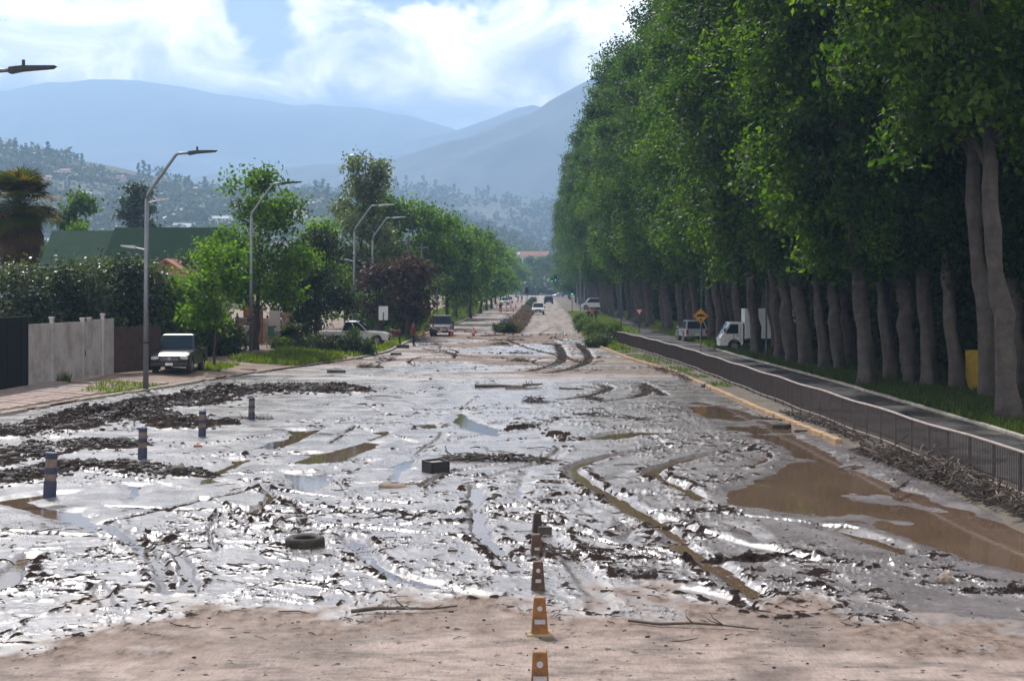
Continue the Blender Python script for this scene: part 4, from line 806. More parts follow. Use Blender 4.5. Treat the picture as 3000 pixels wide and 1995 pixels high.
# ---- vehicles
def arc(cx, cz, r, a0, a1, n=7): return [(cx+r*math.cos(R(a0+(a1-a0)*k/n)), cz+r*math.sin(R(a0+(a1-a0)*k/n))) for k in range(n+1)]
def body_prism(mb, poly, W, ins=0.05):
    """side outline swept over the width with rounded flanks"""
    n = len(poly); cx = sum(p[0] for p in poly)/n; cz = sum(p[1] for p in poly)/n; rings = []
    L_ = max(p[0] for p in poly)-min(p[0] for p in poly)
    for yy, k in ((-W/2, ins), (-W/2+0.05, ins*0.3), (-W/2+0.16, 0), (W/2-0.16, 0), (W/2-0.05, ins*0.3), (W/2, ins)):
        rings.append([(cx+(x-cx)*(1-2*k/L_*1.2), yy, cz+(z-cz)*(1-k*1.1)) for x, z in poly])
    vs = [p for r_ in rings for p in r_]; fs = [tuple(range(n)), tuple(range(5*n, 6*n))]
    for j in range(5):
        for i in range(n): fs.append((j*n+i, j*n+(i+1) % n, (j+1)*n+(i+1) % n, (j+1)*n+i))
    mb.add(vs, fs)
def pane(name, q4, parent, m=GLASS, inset=0.08, out=0.012, label=None):
    q4 = [Vector(p) for p in q4]; c = sum(q4, Vector())/4; nrm = (q4[1]-q4[0]).cross(q4[3]-q4[0]).normalized()
    if nrm.dot(c-Vector((c.x*0.6, 0, 1.0))) < 0: nrm = -nrm
    I = [p.lerp(c, inset) for p in q4]; mb = MB(); mb.add([p+nrm*out for p in I]+[p-nrm*0.01 for p in I], [(0,1,2,3),(7,6,5,4),(0,4,5,1),(1,5,6,2),(2,6,7,3),(3,7,4,0)]); return mb.build(name, m, parent)
def wheel(root, x, y, r, w):
    q = MB(); s = 1 if y > 0 else -1; M = Matrix.Rotation(R(90), 3, 'X')
    q.lathe([(r*0.6, -w/2), (r*0.93, -w/2), (r, -w*0.32), (r, w*0.32), (r*0.93, w/2), (r*0.6, w/2), (r*0.6, -w/2)], 20, (x, y, r), M=M); o = q.build('wheel', RUB, root, smooth=False)
    q = MB(); q.lathe([(r*0.62, w*0.36*-s), (r*0.5, w*0.44*-s), (r*0.16, w*0.36*-s), (0.01, w*0.40*-s)], 16, (x, y, r), M=M)
    for k in range(5):
        a = k*1.2566; q.box((x+math.cos(a)*r*0.33, y+s*w*0.44, r+math.sin(a)*r*0.33), (r*0.42, 0.02, r*0.14), rot=Matrix.Rotation(-a, 3, 'Y'))
    q.build('rim', RIM, o)
def vehicle(name, label, cat, loc, rz, paint, L, W_, Hh, kind, group=None, r=0.37, two_row=True, rear_glass=True):
    root = thing(name, label, cat, loc, rz, group); xf, xr = L*0.5-0.85, -L*0.5+(0.95 if kind != 'pickup' else 1.15); zb = 0.34; hz_ = Hh*0.58; bz = Hh*0.60
    arcF = arc(xf, r+0.02, r+0.09, 0, 180); arcR = arc(xr, r+0.02, r+0.09, 0, 180)
    f = L/2; low = [(f-0.02, zb), *[(x, max(z, zb)) for x, z in arcF], *[(x, max(z, zb)) for x, z in arcR], (-f+0.04, zb+0.06)]
    if kind == 'pickup': top = [(-f, zb+0.25), (-f, bz), (-f+1.62, bz), (f-1.55, bz-0.01), (f-0.35, hz_-0.05), (f-0.06, hz_-0.18), (f, zb+0.30)]
    elif kind == 'van': top = [(-f, zb+0.25), (-f, bz), (f-0.9, bz), (f-0.25, bz-0.12), (f, zb+0.35)]
    else: top = [(-f, zb+0.3), (-f+0.06, bz), (f-1.35, bz-0.02), (f-0.3, hz_-0.12), (f-0.05, hz_-0.24), (f, zb+0.25)]
    q = MB(); body_prism(q, low+top, W_); q.build('body', paint, root, smooth=False)
    wb, wt = W_/2-0.03, W_/2-0.19
    if kind == 'pickup': x0, x1, x2, x3 = f-1.50, f-2.25, -f+1.85, -f+1.60
    elif kind == 'van': x0, x1, x2, x3 = f-0.62, f-1.25, -f+0.12, -f+0.02
    elif kind == 'hatch': x0, x1, x2, x3 = f-1.25, f-2.05, -f+0.75, -f+0.12
    else: x0, x1, x2, x3 = f-1.25, f-2.0, -f+0.55, -f+0.08
    zt = Hh-0.03
    B = lambda x, s: Vector((x, s*wb, bz-0.02)); T_ = lambda x, s: Vector((x, s*wt, zt)); q = MB()
    vs = [B(x0,-1),B(x0,1),B(x3,1),B(x3,-1),T_(x1,-1),T_(x1,1),T_(x2,1),T_(x2,-1), Vector((x1-0.15,-wt+0.15,Hh+0.02)),Vector((x1-0.15,wt-0.15,Hh+0.02)),Vector((x2+0.15,wt-0.15,Hh+0.02)),Vector((x2+0.15,-wt+0.15,Hh+0.02))]
    q.add(vs, [(0,1,5,4),(1,2,6,5),(2,3,7,6),(3,0,4,7),(4,5,9,8),(5,6,10,9),(6,7,11,10),(7,4,8,11),(8,9,10,11),(3,2,1,0)]); q.build('cabin', paint, root)
    pane('windscreen', [B(x0,-1),B(x0,1),T_(x1,1),T_(x1,-1)], root, inset=0.10)
    if rear_glass: pane('rear_window', [B(x3,1),B(x3,-1),T_(x2,-1),T_(x2,1)], root, inset=0.14)
    for s in (1, -1):
        ts = [0.02, 0.46, 0.98] if two_row else [0.05, 0.95]
        for a, b_ in zip(ts[:-1], ts[1:]):
            qa = [B(x0, s).lerp(B(x3, s), a), B(x0, s).lerp(B(x3, s), b_), T_(x1, s).lerp(T_(x2, s), b_), T_(x1, s).lerp(T_(x2, s), a)]; pane('side_window', qa, root, inset=0.11)
        for a in ((0.47,) if two_row else ()): MB().box((x0+(x3-x0)*a, s*(W_/2+0.004), (bz+zb)/2+0.06), (0.012, 0.01, (bz-zb)*0.72)).build('door_gap', BLK, root)
        for a in ((0.40, 0.80) if two_row else (0.6,)): MB().box((x0+(x3-x0)*a, s*(W_/2+0.015), bz-0.13), (0.18, 0.03, 0.035)).build('door_handle', DARKM, root)
        MB().box((x0-0.28, s*(W_/2+0.11), bz+0.10), (0.12, 0.20, 0.17)).build('mirror', paint if paint is not WHITEP else BLK, root, bevel=0.03)
        MB().box((f-0.09, s*(W_/2-0.27), hz_-0.30), (0.20, 0.40, 0.15), rz=-s*0.25).build('headlight', LENS, root, bevel=0.03)
        MB().box((-f+0.02, s*(W_/2-0.12), bz-0.22), (0.08, 0.17, 0.36)).build('tail_light', REDL, root, bevel=0.02)
        for x in (xf, xr): wheel(root, x, s*(W_/2-0.13), r, 0.24)
    g = MB(); g.box((f-0.02, 0, hz_-0.33), (0.08, W_-1.0, 0.24)); go = g.build('grille', BLK, root)
    for k in range(3): MB().box((f+0.025, 0, hz_-0.41+0.08*k), (0.02, W_-1.06, 0.022)).build('grille_bar', CHR, go)
    MB().box((f+0.03, 0, hz_-0.33), (0.02, 0.16, 0.11)).build('emblem', CHR, go, bevel=0.02)
    MB().box((f-0.04, 0, zb+0.12), (0.18, W_-0.12, 0.2)).build('front_bumper', paint if kind != 'pickup' else DARKM, root, bevel=0.04); MB().box((-f+0.03, 0, zb+0.14), (0.16, W_-0.14, 0.18)).build('rear_bumper', DARKM if kind == 'pickup' else paint, root, bevel=0.04)
    MB().box((f+0.06, 0, zb+0.13), (0.015, 0.36, 0.13)).build('licence_plate', PLATE, root); MB().box((-f-0.06, 0, bz-0.42), (0.015, 0.36, 0.13)).build('licence_plate', PLATE, root)
    if kind == 'pickup': MB().box((-f+0.80, 0, bz+0.006), (1.46, W_-0.22, 0.02)).build('cargo_bed', DARKM, root)
    return root
def gl(px, py, z=0.03): g = G(px, py, z); return (g.x, g.y, z)
X = (505-CX)*78/F; vehicle('pickup_truck', 'charcoal double cab pickup parked nose out by the brown fence', 'pickup', (X, 79.5, float(LZ(X, 78))+0.02), R(-88), GREYP, 5.1, 1.92, 1.83, 'pickup')
X = (1045-CX)*115/F; vehicle('pickup_truck', 'white double cab pickup seen side on behind the flower bed', 'pickup', (X-0.1, 115, float(LZ(X, 115))-0.05), R(-2), WHITEP, 5.0, 1.7, 1.72, 'pickup', r=0.35)
g = gl(1290, 987, 0.0); vehicle('pickup_truck', 'dark blue pickup facing the barrier tape with its nose to the cones', 'pickup', (g[0], g[1]+2.4, 0.03), R(-90), NAVY, 5.2, 1.88, 1.80, 'pickup')
g = gl(1577, 923, 0.0); vehicle('pickup_truck', 'white pickup driving towards the viewer right of the median', 'pickup', (g[0], g[1]+2.5, 0.03), R(-91), WHITEP, 5.2, 1.86, 1.80, 'pickup')
g = gl(1607, 891, 0.0); vehicle('dark_van', 'dark people carrier driving away beyond the white pickup', 'car', (g[0], g[1], 0.03), R(92), NAVY, 4.9, 2.0, 1.85, 'suv')
g = gl(1478, 893, 0.0); vehicle('parked_car', 'white hatchback parked nose to viewer beside the traffic cones', 'car', (g[0], g[1]+2, 0.03), R(-80), WHITEP, 4.2, 1.76, 1.6, 'hatch')
g = gl(1490, 889, 0.0); vehicle('parked_car', 'silver car parked behind the white hatchback by the cones', 'car', (g[0], g[1]+4, 0.03), R(-85), SILV, 4.4, 1.78, 1.6, 'suv')
g = gl(1640, 870, 0.0); vehicle('far_car', 'far silver car glinting near the right kerb', 'car', (g[0]-0.6, g[1], 0.03), R(-140), SILV, 4.3, 1.76, 1.5, 'suv')
g = gl(1497, 864, 0.0); vehicle('far_car', 'far pale car parked under the left hand trees', 'car', (g[0]-1.2, g[1], 0.03), R(-60), SILV, 4.2, 1.72, 1.5, 'hatch')
g = gl(1583, 841.5, 0.0); vehicle('far_bus', 'tiny white bus at the very end of the street', 'bus', (g[0], 2350*0.32, 0.03), R(-90), WHITEP, 9, 2.5, 3.0, 'van')
vehicle('hatchback', 'pale grey hatchback seen from behind on the side road', 'car', ((2030-CX)*126/F, 127, 0.14), R(96), SILV, 4.2, 1.78, 1.62, 'hatch')
vehicle('white_van', 'white van parked side on far down the right verge', 'van', ((1742-CX)*285/F, 285, 0.14), R(176), WHITEP, 4.8, 1.8, 2.0, 'van', two_row=False)
# ---- the box truck behind the plane trees
D = 108; X0 = (2103-CX)*D/F; tk = thing('box_truck', 'white box truck parked side on behind the tree trunks', 'truck', (X0, D, 0.12)); WX = 1.75
r = 0.35; q = MB(); cabp = [(0.0, 0.38), *arc(1.02, 0.37, 0.46, 180, 0, 8), (1.62, 0.5), (1.62, 1.95), (0.72, 1.98), (0.62, 1.94), (0.22, 1.16), (0.02, 0.92)]; body_prism(q, cabp, WX, 0.03); q.build('cab', WHITEP, tk)
MB().box((3.55, 0, 1.82), (3.7, 1.9, 2.05)).build('cargo_box', mat('box panels', (0.62, 0.65, 0.68), 0.5, var=0.15, vscale=1.2), tk, bevel=0.02); q = MB(); q.box((3.4, 0, 0.62), (4.0, 0.9, 0.22)); q.build('chassis', DARKM, tk)
for s in (1, -1):
    pane('door_window', [(0.42, s*0.88, 1.18), (1.28, s*0.88, 1.18), (1.28, s*0.88, 1.82), (0.74, s*0.88, 1.82)], tk, inset=0.03, out=0.01 if s > 0 else 0.01)
    MB().box((0.98, s*(WX/2+0.004), 0.95), (0.012, 0.012, 1.0)).build('door_gap', BLK, tk); MB().box((1.40, s*(WX/2+0.004), 1.0), (0.012, 0.012, 1.2)).build('door_gap', BLK, tk)
    MB().box((1.24, s*(WX/2+0.02), 1.02), (0.14, 0.03, 0.04)).build('door_handle', DARKM, tk); MB().box((0.35, s*(WX/2+0.14), 1.42), (0.08, 0.22, 0.30)).build('mirror', BLK, tk, bevel=0.02)
    MB().box((0.02, s*0.62, 0.78), (0.10, 0.34, 0.20)).build('headlight', LENS, tk, bevel=0.03)
    for x in (1.02, 4.3): wheel(tk, x, s*(WX/2-0.12), r, 0.22)
    MB().box((3.55, s*0.953, 0.83), (3.66, 0.012, 0.07)).build('side_trim', DARKM, tk)
pane('windscreen', [(0.21, -0.8, 1.17), (0.21, 0.8, 1.17), (0.60, 0.74, 1.9), (0.60, -0.74, 1.9)], tk, inset=0.05)
# ---- signs
SIGNY = mat('sign yellow', (0.62, 0.30, 0.01), 0.45, var=0.1); SIGNB = mat('sign blue', (0.02, 0.08, 0.30), 0.4, var=0.1); SIGNW = mat('sign white', (0.70, 0.70, 0.72), 0.5, var=0.08); SIGNR = mat('sign red', (0.45, 0.02, 0.02), 0.45, var=0.1); SIGNK = mat('sign black', (0.01, 0.01, 0.01), 0.6)
def polyplate(name, pts, y, th, m, parent): q = MB(); q.prism(pts, 'y', y-th/2, y+th/2); return q.build(name, m, parent)
def circ(r, n=24, cx=0, cz=0): return [(cx+r*math.cos(2*math.pi*k/n), cz+r*math.sin(2*math.pi*k/n)) for k in range(n)]
D = 95; X = (2053-CX)*D/F; sg = thing('road_hump_sign', 'yellow diamond road hump sign with black bump above an arrow', 'road sign', (X, D, 0.1)); zc = H-(926-HY)*D/F-0.1; dd = 0.46
MB().tube([(0, 0.05, -0.2), (0, 0.05, zc+0.3)], 0.032, 8).build('post', GALV, sg); pl = polyplate('plate', [(0, zc-dd), (dd, zc), (0, zc+dd), (-dd, zc)], 0, 0.02, SIGNY, sg)
b0 = dd*0.9; brd = MB()
for k in range(4):
    a = Vector((0, 0, zc))+Vector((math.cos(k*math.pi/2), 0, math.sin(k*math.pi/2)))*b0; c2 = Vector((0, 0, zc))+Vector((math.cos((k+1)*math.pi/2), 0, math.sin((k+1)*math.pi/2)))*b0; e = c2-a
    brd.box((a+c2)/2+Vector((0, -0.014, 0)), (e.length, 0.008, 0.018), rot=Matrix.Rotation(-math.atan2(e.z, e.x), 3, 'Y'))
brd.build('border', SIGNK, pl)
hump = [(-0.33, zc-0.045), (-0.33, zc+0.0), (-0.24, zc+0.01)]+[(0.24*math.cos(R(a)), zc+0.01+0.115*math.sin(R(a))) for a in (150, 120, 90, 60, 30)]+[(0.24, zc+0.01), (0.33, zc), (0.33, zc-0.045)]
polyplate('hump_symbol', hump, -0.016, 0.008, SIGNK, pl); polyplate('arrow_symbol', [(0, zc-0.30), (0.09, zc-0.21), (0.035, zc-0.21), (0.035, zc-0.13), (-0.035, zc-0.13), (-0.035, zc-0.21), (-0.09, zc-0.21)], -0.016, 0.008, SIGNK, pl)
D = 150; X = (1873-CX)*D/F; sg = thing('yield_sign', 'white triangular yield sign with red border before the trunks', 'road sign', (X, D, 0.1)); zc = H-(912-HY)*D/F-0.1; MB().tube([(0, 0.05, -0.2), (0, 0.05, zc+0.2)], 0.035, 8).build('post', DARKM, sg)
tri = lambda k, z0: [(-k*0.5, z0+k*0.29), (k*0.5, z0+k*0.29), (0, z0-k*0.577)]
pl = polyplate('plate', tri(0.78, zc), 0, 0.02, SIGNR, sg); polyplate('panel', tri(0.46, zc), -0.015, 0.008, SIGNW, pl)
g = G(1479, 976, 0.1); sg = thing('keep_right_sign', 'round blue sign with white diagonal arrow on the median nose', 'road sign', (g.x+0.1, g.y, 0.1)); zc = 1.12; MB().tube([(0, 0.04, -0.1), (0, 0.04, zc)], 0.03, 8).build('post', DARKM, sg)
pl = polyplate('plate', circ(0.235, 24, 0, zc), 0, 0.02, SIGNB, sg); q = MB(); rt = Matrix.Rotation(R(45), 3, 'Y'); q.box((0.0, -0.015, zc), (0.26, 0.008, 0.055), rot=rt); q.add([(0.15, -0.019, zc-0.15), (0.02, -0.019, zc-0.13), (0.13, -0.019, zc-0.02), (0.15, -0.011, zc-0.15), (0.02, -0.011, zc-0.13), (0.13, -0.011, zc-0.02)], [(0,1,2),(5,4,3),(0,3,4,1),(1,4,5,2),(2,5,3,0)]); q.build('arrow_symbol', SIGNW, pl)
D = 117; X = (1123-CX)*D/F; sg = thing('board_sign', 'plain white rectangular board seen from behind on a dark post', 'sign', (X, D, float(LZ(X, D))-0.05)); z0_ = sg.location.z
zt = H-(897-HY)*D/F-z0_; zb_ = H-(938-HY)*D/F-z0_; MB().tube([(0, -0.03, -0.2), (0, -0.03, zt-0.45)], 0.035, 8).build('post', DARKM, sg); MB().box((0, 0, (zt+zb_)/2), (0.68, 0.015, zt-zb_)).build('board', SIGNW, sg)
D = 150; X = (1838-CX)*D/F
# ---- traffic signals
GRN = bpy.data.materials.new('green lamp'); GRN.use_nodes = True; b = GRN.node_tree.nodes['Principled BSDF']; b.inputs['Base Color'].default_value = (0, 0.3, 0.15, 1); b.inputs['Emission Color'].default_value = (0.05, 1, 0.5, 1); b.inputs['Emission Strength'].default_value = 1.5; MATS['g'] = GRN
def signal_head(root, x, z, lit=True, w=0.36, h=1.0, y=0):
    o = MB().box((x, y, z), (w, 0.24, h)).build('signal_head', BLK, root, bevel=0.03)
    if lit:
        for k in range(3):
            M = Matrix.Rotation(R(90), 3, 'X'); MB().lathe([(0.001, 0.128), (0.11, 0.128), (0.12, 0.118)], 14, (x, y, z+h*0.31*(1-k)), M=M).build('lens', GRN if k == 2 else DARKM, o)
            MB().lathe([(0.13, 0.12), (0.13, 0.26)], 12, (x, y, z+h*0.31*(1-k)), M=M).build('visor', BLK, o)
def pole(root, h, r=0.06, m=DARKM): MB().tube([(0, 0, -0.1), (0, 0, h)], [r, r*0.85], 10).build('pole', m, root)
g = G(1541, 905); sg = thing('traffic_signal', 'pair of black signal heads seen from behind on two median poles', 'traffic light', (g.x, g.y, 0.1)); 
for k, dx in enumerate((0, 0.30)): MB().tube([(dx, 0, 0), (dx, 0, 3.9)], 0.045, 8).build('pole', DARKM, sg); signal_head(sg, dx, 3.4, False, 0.32, 1.05)
g = G(1568, 868); sg = thing('traffic_signal', 'slim signal with green lamp farther along the median', 'traffic light', (g.x, g.y, 0.1)); pole(sg, 4.6); signal_head(sg, 0, 4.0, True, 0.6, 1.4)
g = G(1676, 918); sg = thing('traffic_signal', 'roadside signal with green lamp on the right kerb pole', 'traffic light', (g.x, g.y, 0.1)); pole(sg, 3.9); signal_head(sg, 0, 3.3, True, 0.38, 1.1)
g = G(1690, 893); sg = thing('traffic_signal', 'overhead signal pair hung on an arm over the right carriageway', 'traffic light', (g.x, g.y, 0.1)); pole(sg, 6.2, 0.09, GALV); MB().tube([(0, 0, 6.0), (-4.9, 0, 6.2)], [0.06, 0.04], 8).build('arm', GALV, sg); signal_head(sg, -4.8, 5.9, True, 0.7, 1.5); signal_head(sg, -5.6, 5.5, True, 0.5, 1.0)
g = G(1412, 905); sg = thing('traffic_signal', 'mast arm signal reaching over the left carriageway with dark head', 'traffic light', (g.x, g.y, 0.1)); pole(sg, 5.75, 0.09, GALV); MB().tube([(0, 0, 5.6), (4.0, 0, 5.72)], [0.075, 0.055], 8).build('arm', WHITEP, sg); signal_head(sg, 4.0, 5.2, False, 0.5, 1.2)
# utility poles on the left and right verge with cables
M_WOODP = mat('weathered pole', (0.12, 0.10, 0.09), 0.9, var=0.3)
UP = []
for i, (px, D, h, lab) in enumerate(((1197,150,9,'dark utility pole behind the person standing in red'),(1280,172,8.5,'thin utility pole above the oncoming dark pickup'),(1236,158,8.5,'utility pole left of the oncoming dark pickup'),(1700,262,8,'utility pole beside the roadside green signal'),(1712,285,8,'utility pole with a cross arm by the white van'))):
    X = (px-CX)*D/F; o = thing('utility_pole', lab, 'utility pole', (X, D, 0.1)); MB().tube([(0, 0, -0.2), (0, 0, h)], [0.15 if i == 0 else 0.1, 0.08], 9).build('pole', M_WOODP if i == 0 else GALV, o); MB().box((0, 0, h-0.4), (1.3, 0.09, 0.09)).build('cross_arm', GALV, o); UP.append((X, D, h))
def cable(label, a, b_, sag, group='overhead cables'):
    a = Vector(a); b_ = Vector(b_); q = MB(); q.tube([a.lerp(b_, k/10)+Vector((0, 0, -sag*4*(k/10)*(1-k/10))) for k in range(11)], 0.018, 5); tag(q.build('cable', BLK), label, 'cable', group)
cable('cable between the two poles by the white van', (UP[3][0]+.5, UP[3][1], 7.6), (UP[4][0]+.5, UP[4][1], 7.6), 0.5); cable('cable running back from the poles by the white van', (UP[4][0]-.5, UP[4][1], 7.6), (10, 330, 7.6), 0.8)
cable('cable between the poles behind the oncoming dark pickup', (UP[2][0], UP[2][1], 8.0), (UP[1][0], UP[1][1], 8.0), 0.3)
for i, (px, py, h, lab) in enumerate(((1820,985,5.5,'green lamp post among the far trunks'),(2055,1005,6.5,'grey green post behind the road hump sign'),(2245,1047,6.5,'blue grey post before the box of the truck'))):
    g = G(px, py, 0.1); o = thing('slim_post', lab, 'post', (g.x, g.y, 0.08)); MB().tube([(0, 0, -0.1), (0, 0, h)], [0.06, 0.045], 8).build('pole', mat('green post paint', (0.05, 0.10, 0.11), 0.5), o); MB().lathe([(0.10, 0), (0.10, 0.3), (0.06, 0.34)], 10).build('base_collar', mat('green post paint', (0.05, 0.10, 0.11), 0.5), o)
# ---- bollards: blue with worn reflective bands
M_BLUE = mat('bollard blue', (0.014, 0.028, 0.078), 0.6, var=0.5, vscale=5, col2=(0.055, 0.045, 0.042)); M_BAND = mat('worn tan band', (0.17, 0.125, 0.10), 0.7, var=0.5, vscale=7)
for px, py, top, lab, tilt in ((145,1457,1325,'nearest blue and tan bollard standing in a puddle at far left',0.05),(417,1347,1252,'second blue and tan bollard from the left',0.02),(592,1281,1203,'third blue and tan bollard from the left',0.02),(737,1232,1165,'farthest blue and tan bollard of the four',0.01)):
    g = G(px, py); s = F/g.y; h = (py-top)/s; r_ = h*0.128; o = thing('bollard', lab, 'bollard', (g.x, g.y, 0), group='blue bollards on the left'); o.rotation_euler = (0, tilt, 0)
    MB().lathe([(r_*1.12, -0.08), (r_*1.10, h*0.36), (r_*0.98, h*0.38), (r_*0.98, h*0.86), (r_*1.05, h*0.865), (r_*1.04, h*0.985), (r_*0.92, h), (0.001, h)], 20).build('post', M_BLUE, o, smooth=False)
    for a, b_ in ((0.38, 0.53), (0.67, 0.865)): MB().lathe([(r_*0.985, h*a), (r_*1.005, h*(a+0.01)), (r_*1.005, h*(b_-0.01)), (r_*0.985, h*b_)], 20).build('band', M_BAND, o)
    MB().lathe([(r_*0.985, h*0.53), (r_*1.09, h*0.54), (r_*1.09, h*0.66), (r_*0.985, h*0.67)], 20).build('ring', M_BLUE, o)
# ---- amber lane cones stuck in the mud, square truncated pyramids
M_CONE = [mat('amber cone', (0.25, 0.095, 0.014), 0.6, var=0.6, vscale=6, col2=(0.075, 0.045, 0.028)), mat('muddy cone', (0.085, 0.046, 0.026), 0.7, var=0.5, vscale=6), mat('caked cone', (0.045, 0.033, 0.028), 0.8, var=0.4, vscale=6)]
M_REFL = mat('dull reflector', (0.42, 0.40, 0.42), 0.35, var=0.3)
for k, (px, py, top, wt, wbm, mi, base, lab, tl) in enumerate(((1582,2032,1912,42,56,0,True,'nearest amber lane cone cut by the bottom edge',0),(1581,1862,1753,33,51,0,True,'second nearest amber cone on a visible square base',0),(1576,1734,1648,27,42,1,False,'middle muddy lane cone with faded reflector',0),(1573,1632,1568,24,37,1,False,'fourth muddy lane cone leaning beside a clod',-0.03),(1574,1562,1506,19,30,2,False,'farthest lane cone wholly caked in mud',0))):
    g = G(px, py); s = F/g.y; h = (py-top)/s; o = thing('lane_cone', lab, 'traffic cone', (g.x, g.y, 0.01), 0.04*k, 'row of lane cones'); o.rotation_euler = (0, tl, 0.03*k); a = wt/s; b_ = wbm/s
    q = MB(); q.box((0, 0, h/2), (b_, b_, h+0.03), taper=a/b_); o2 = q.build('shaft', M_CONE[mi], o, bevel=0.012)
    if base: MB().box((0, 0, 0.018), (b_*1.5, b_*1.5, 0.04)).build('base', mat('yellowed base', (0.30, 0.22, 0.12), 0.8), o, bevel=0.01)
    sl_ = math.atan((b_-a)/2/h)
    yq = lambda f: -(b_/2+(a-b_)/2*f)-0.006
    if k < 4:
        M = Matrix.Rotation(R(90)-sl_, 3, 'X')
        if k != 3: MB().lathe([(0.001, 0.004), (a*0.22, 0.004), (a*0.24, 0)], 12, (0, yq(0.74), h*0.74), M=M).build('reflector', M_REFL, o2)
        MB().box((0, yq(0.40), h*0.40), (a*0.95 if k < 2 else a*0.6, 0.008, h*0.12), rot=Matrix.Rotation(-sl_, 3, 'X')).build('reflector', M_REFL, o2)
# ---- road cones by the tape
M_ORG = mat('cone orange', (0.70, 0.10, 0.015), 0.5, var=0.15)
def cone(px, py, lab, h=0.75, grp='orange cones far down the street'):
    g = G(px, py); o = thing('traffic_cone', lab, 'traffic cone', (g.x, g.y, 0.03), random.uniform(0, 1), grp); MB().box((0, 0, 0.02), (0.42, 0.42, 0.04)).build('base', M_ORG, o, bevel=0.01); MB().lathe([(0.16, 0.03), (0.035, h), (0.001, h)], 16).build('shaft', M_ORG, o, smooth=True)
    for z0_, z1_ in ((0.35, 0.5),): MB().lathe([(0.162-0.125*z0_/h*1.0+0.004, z0_*h/0.75), (0.162-0.125*z1_/h+0.004, z1_*h/0.75)], 16).build('stripe', SIGNW, o)
for px, py, lab in ((1240,986,'orange cone left of the dark blue pickup'),(1276,986,'orange cone under the left headlight of the dark blue pickup'),(1322,987,'orange cone at the right wheel of the dark blue pickup'),(1387,986,'orange cone alone under the tape')): cone(px, py, lab, 0.8, 'orange cones at the tape')
for i, (px, py) in enumerate(((1412,912),(1467,914),(1484,914),(1503,914),(1483,902),(1497,902),(1511,901),(1529,901),(1516,886),(1526,887),(1497,890),(1456,900))): cone(px, py, 'small orange cone in the group across the left carriageway', 0.9)
for i, (px, py, lab) in enumerate(((1197,978,'orange panel drum behind the person standing in red'),)):
    g = G(px, py); o = thing('barrier_drum', lab, 'traffic drum', (g.x, g.y, 0.15)); MB().lathe([(0.24, 0), (0.22, 0.5), (0.19, 0.95), (0.001, 0.95)], 16).build('shell', M_ORG, o, smooth=True); MB().lathe([(0.226, 0.45), (0.216, 0.6)], 16).build('stripe', SIGNW, o)
# ---- barrier tape
tp = MB(); P = [(1187,950,139),(1215,953,139),(1261,962,137),(1330,969,136.5),(1420,976,136),(1500,980,136),(1580,981,136),(1650,978,136)]
pts = []
for (a, b_) in zip(P[:-1], P[1:]):
    for k in range(6): f = k/6; pts.append(A(a[0]+(b_[0]-a[0])*f, a[1]+(b_[1]-a[1])*f, a[2]+(b_[2]-a[2])*f))
tp = MB(); w = 0.075
for k, (a, b_) in enumerate(zip(pts[:-1], pts[1:])):
    e = (b_-a)/2
    for j in range(2):
        s0 = a+e*j; s1 = a+e*(j+0.98); tw = 0.02*math.sin(k*0.8+j); tp.add([s0+Vector((0, tw, w)), s0-Vector((0, tw, w)), s1-Vector((0, tw, w)), s1+Vector((0, tw, w)), s0+Vector((0, tw+0.004, w)), s0-Vector((0, tw-0.004, w)), s1-Vector((0, tw-0.004, w)), s1+Vector((0, tw+0.004, w))], [(0,1,2,3),(7,6,5,4),(0,4,5,1),(1,5,6,2),(2,6,7,3),(3,7,4,0)], 1 if (k*2+j) % 4 == 0 else 0)
tag(tp.build('barrier_tape', [SIGNW, M_ORG]), 'sagging red and white tape stretched across the street', 'barrier tape')
for px, D, h, lab in ((1187,139,1.3,'short wooden stake holding the left end of the tape'),(1650,136,0.55,'low stake holding the right end of the tape')):
    X = (px-CX)*D/F; o = MB().box((0, 0, h/2), (0.05, 0.05, h)).build('tape_stake', M_WOODP, None, loc=(X, D, 0.02)); tag(o, lab, 'stake')
# ---- railing on the right
M_RAIL = mat('rusty railing', (0.062, 0.045, 0.042), 0.7, var=0.4, vscale=3); M_TOP = mat('worn top rail', (0.33, 0.26, 0.23), 0.55, var=0.35, vscale=2)
fr = thing('railing', 'long dark bar railing with pale top rail beside the flooded kerb', 'railing', (0, 0, 0)); ysF = []; y = 27.5
while y < 120.5: ysF.append(y); y += 1.62
bars = MB(); zr = 0.08
for k, y in enumerate(ysF):
    x = float(XF(y)); hgt = 1.0; zo = zr+0.02*math.sin(k*1.3)
    MB().box((x, y, zo+hgt/2-0.03), (0.045, 0.045, hgt+0.06), rz=random.uniform(-.1, .1)).build('post', M_RAIL, fr)
    if k+1 < len(ysF):
        y2 = ysF[k+1]; x2 = float(XF(y2)); z2 = zr+0.02*math.sin((k+1)*1.3)
        MB().tube([(x, y-0.01, zo+hgt), (x2, y2+0.01, z2+hgt)], 0.034, 8).build('top_rail', M_TOP, fr); MB().tube([(x, y, zo+0.14), (x2, y2, z2+0.14)], 0.018, 6).build('bottom_rail', M_TOP, fr)
        for j in range(1, 15):
            f = j/15; bx = x+(x2-x)*f; by = y+(y2-y)*f; bz_ = zo+(z2-zo)*f; bars.tube([(bx, by, bz_+0.14), (bx, by, bz_+hgt-0.02)], 0.0125, 4, cap=False)
tag(bars.build('bars', M_RAIL, fr), kind='stuff')
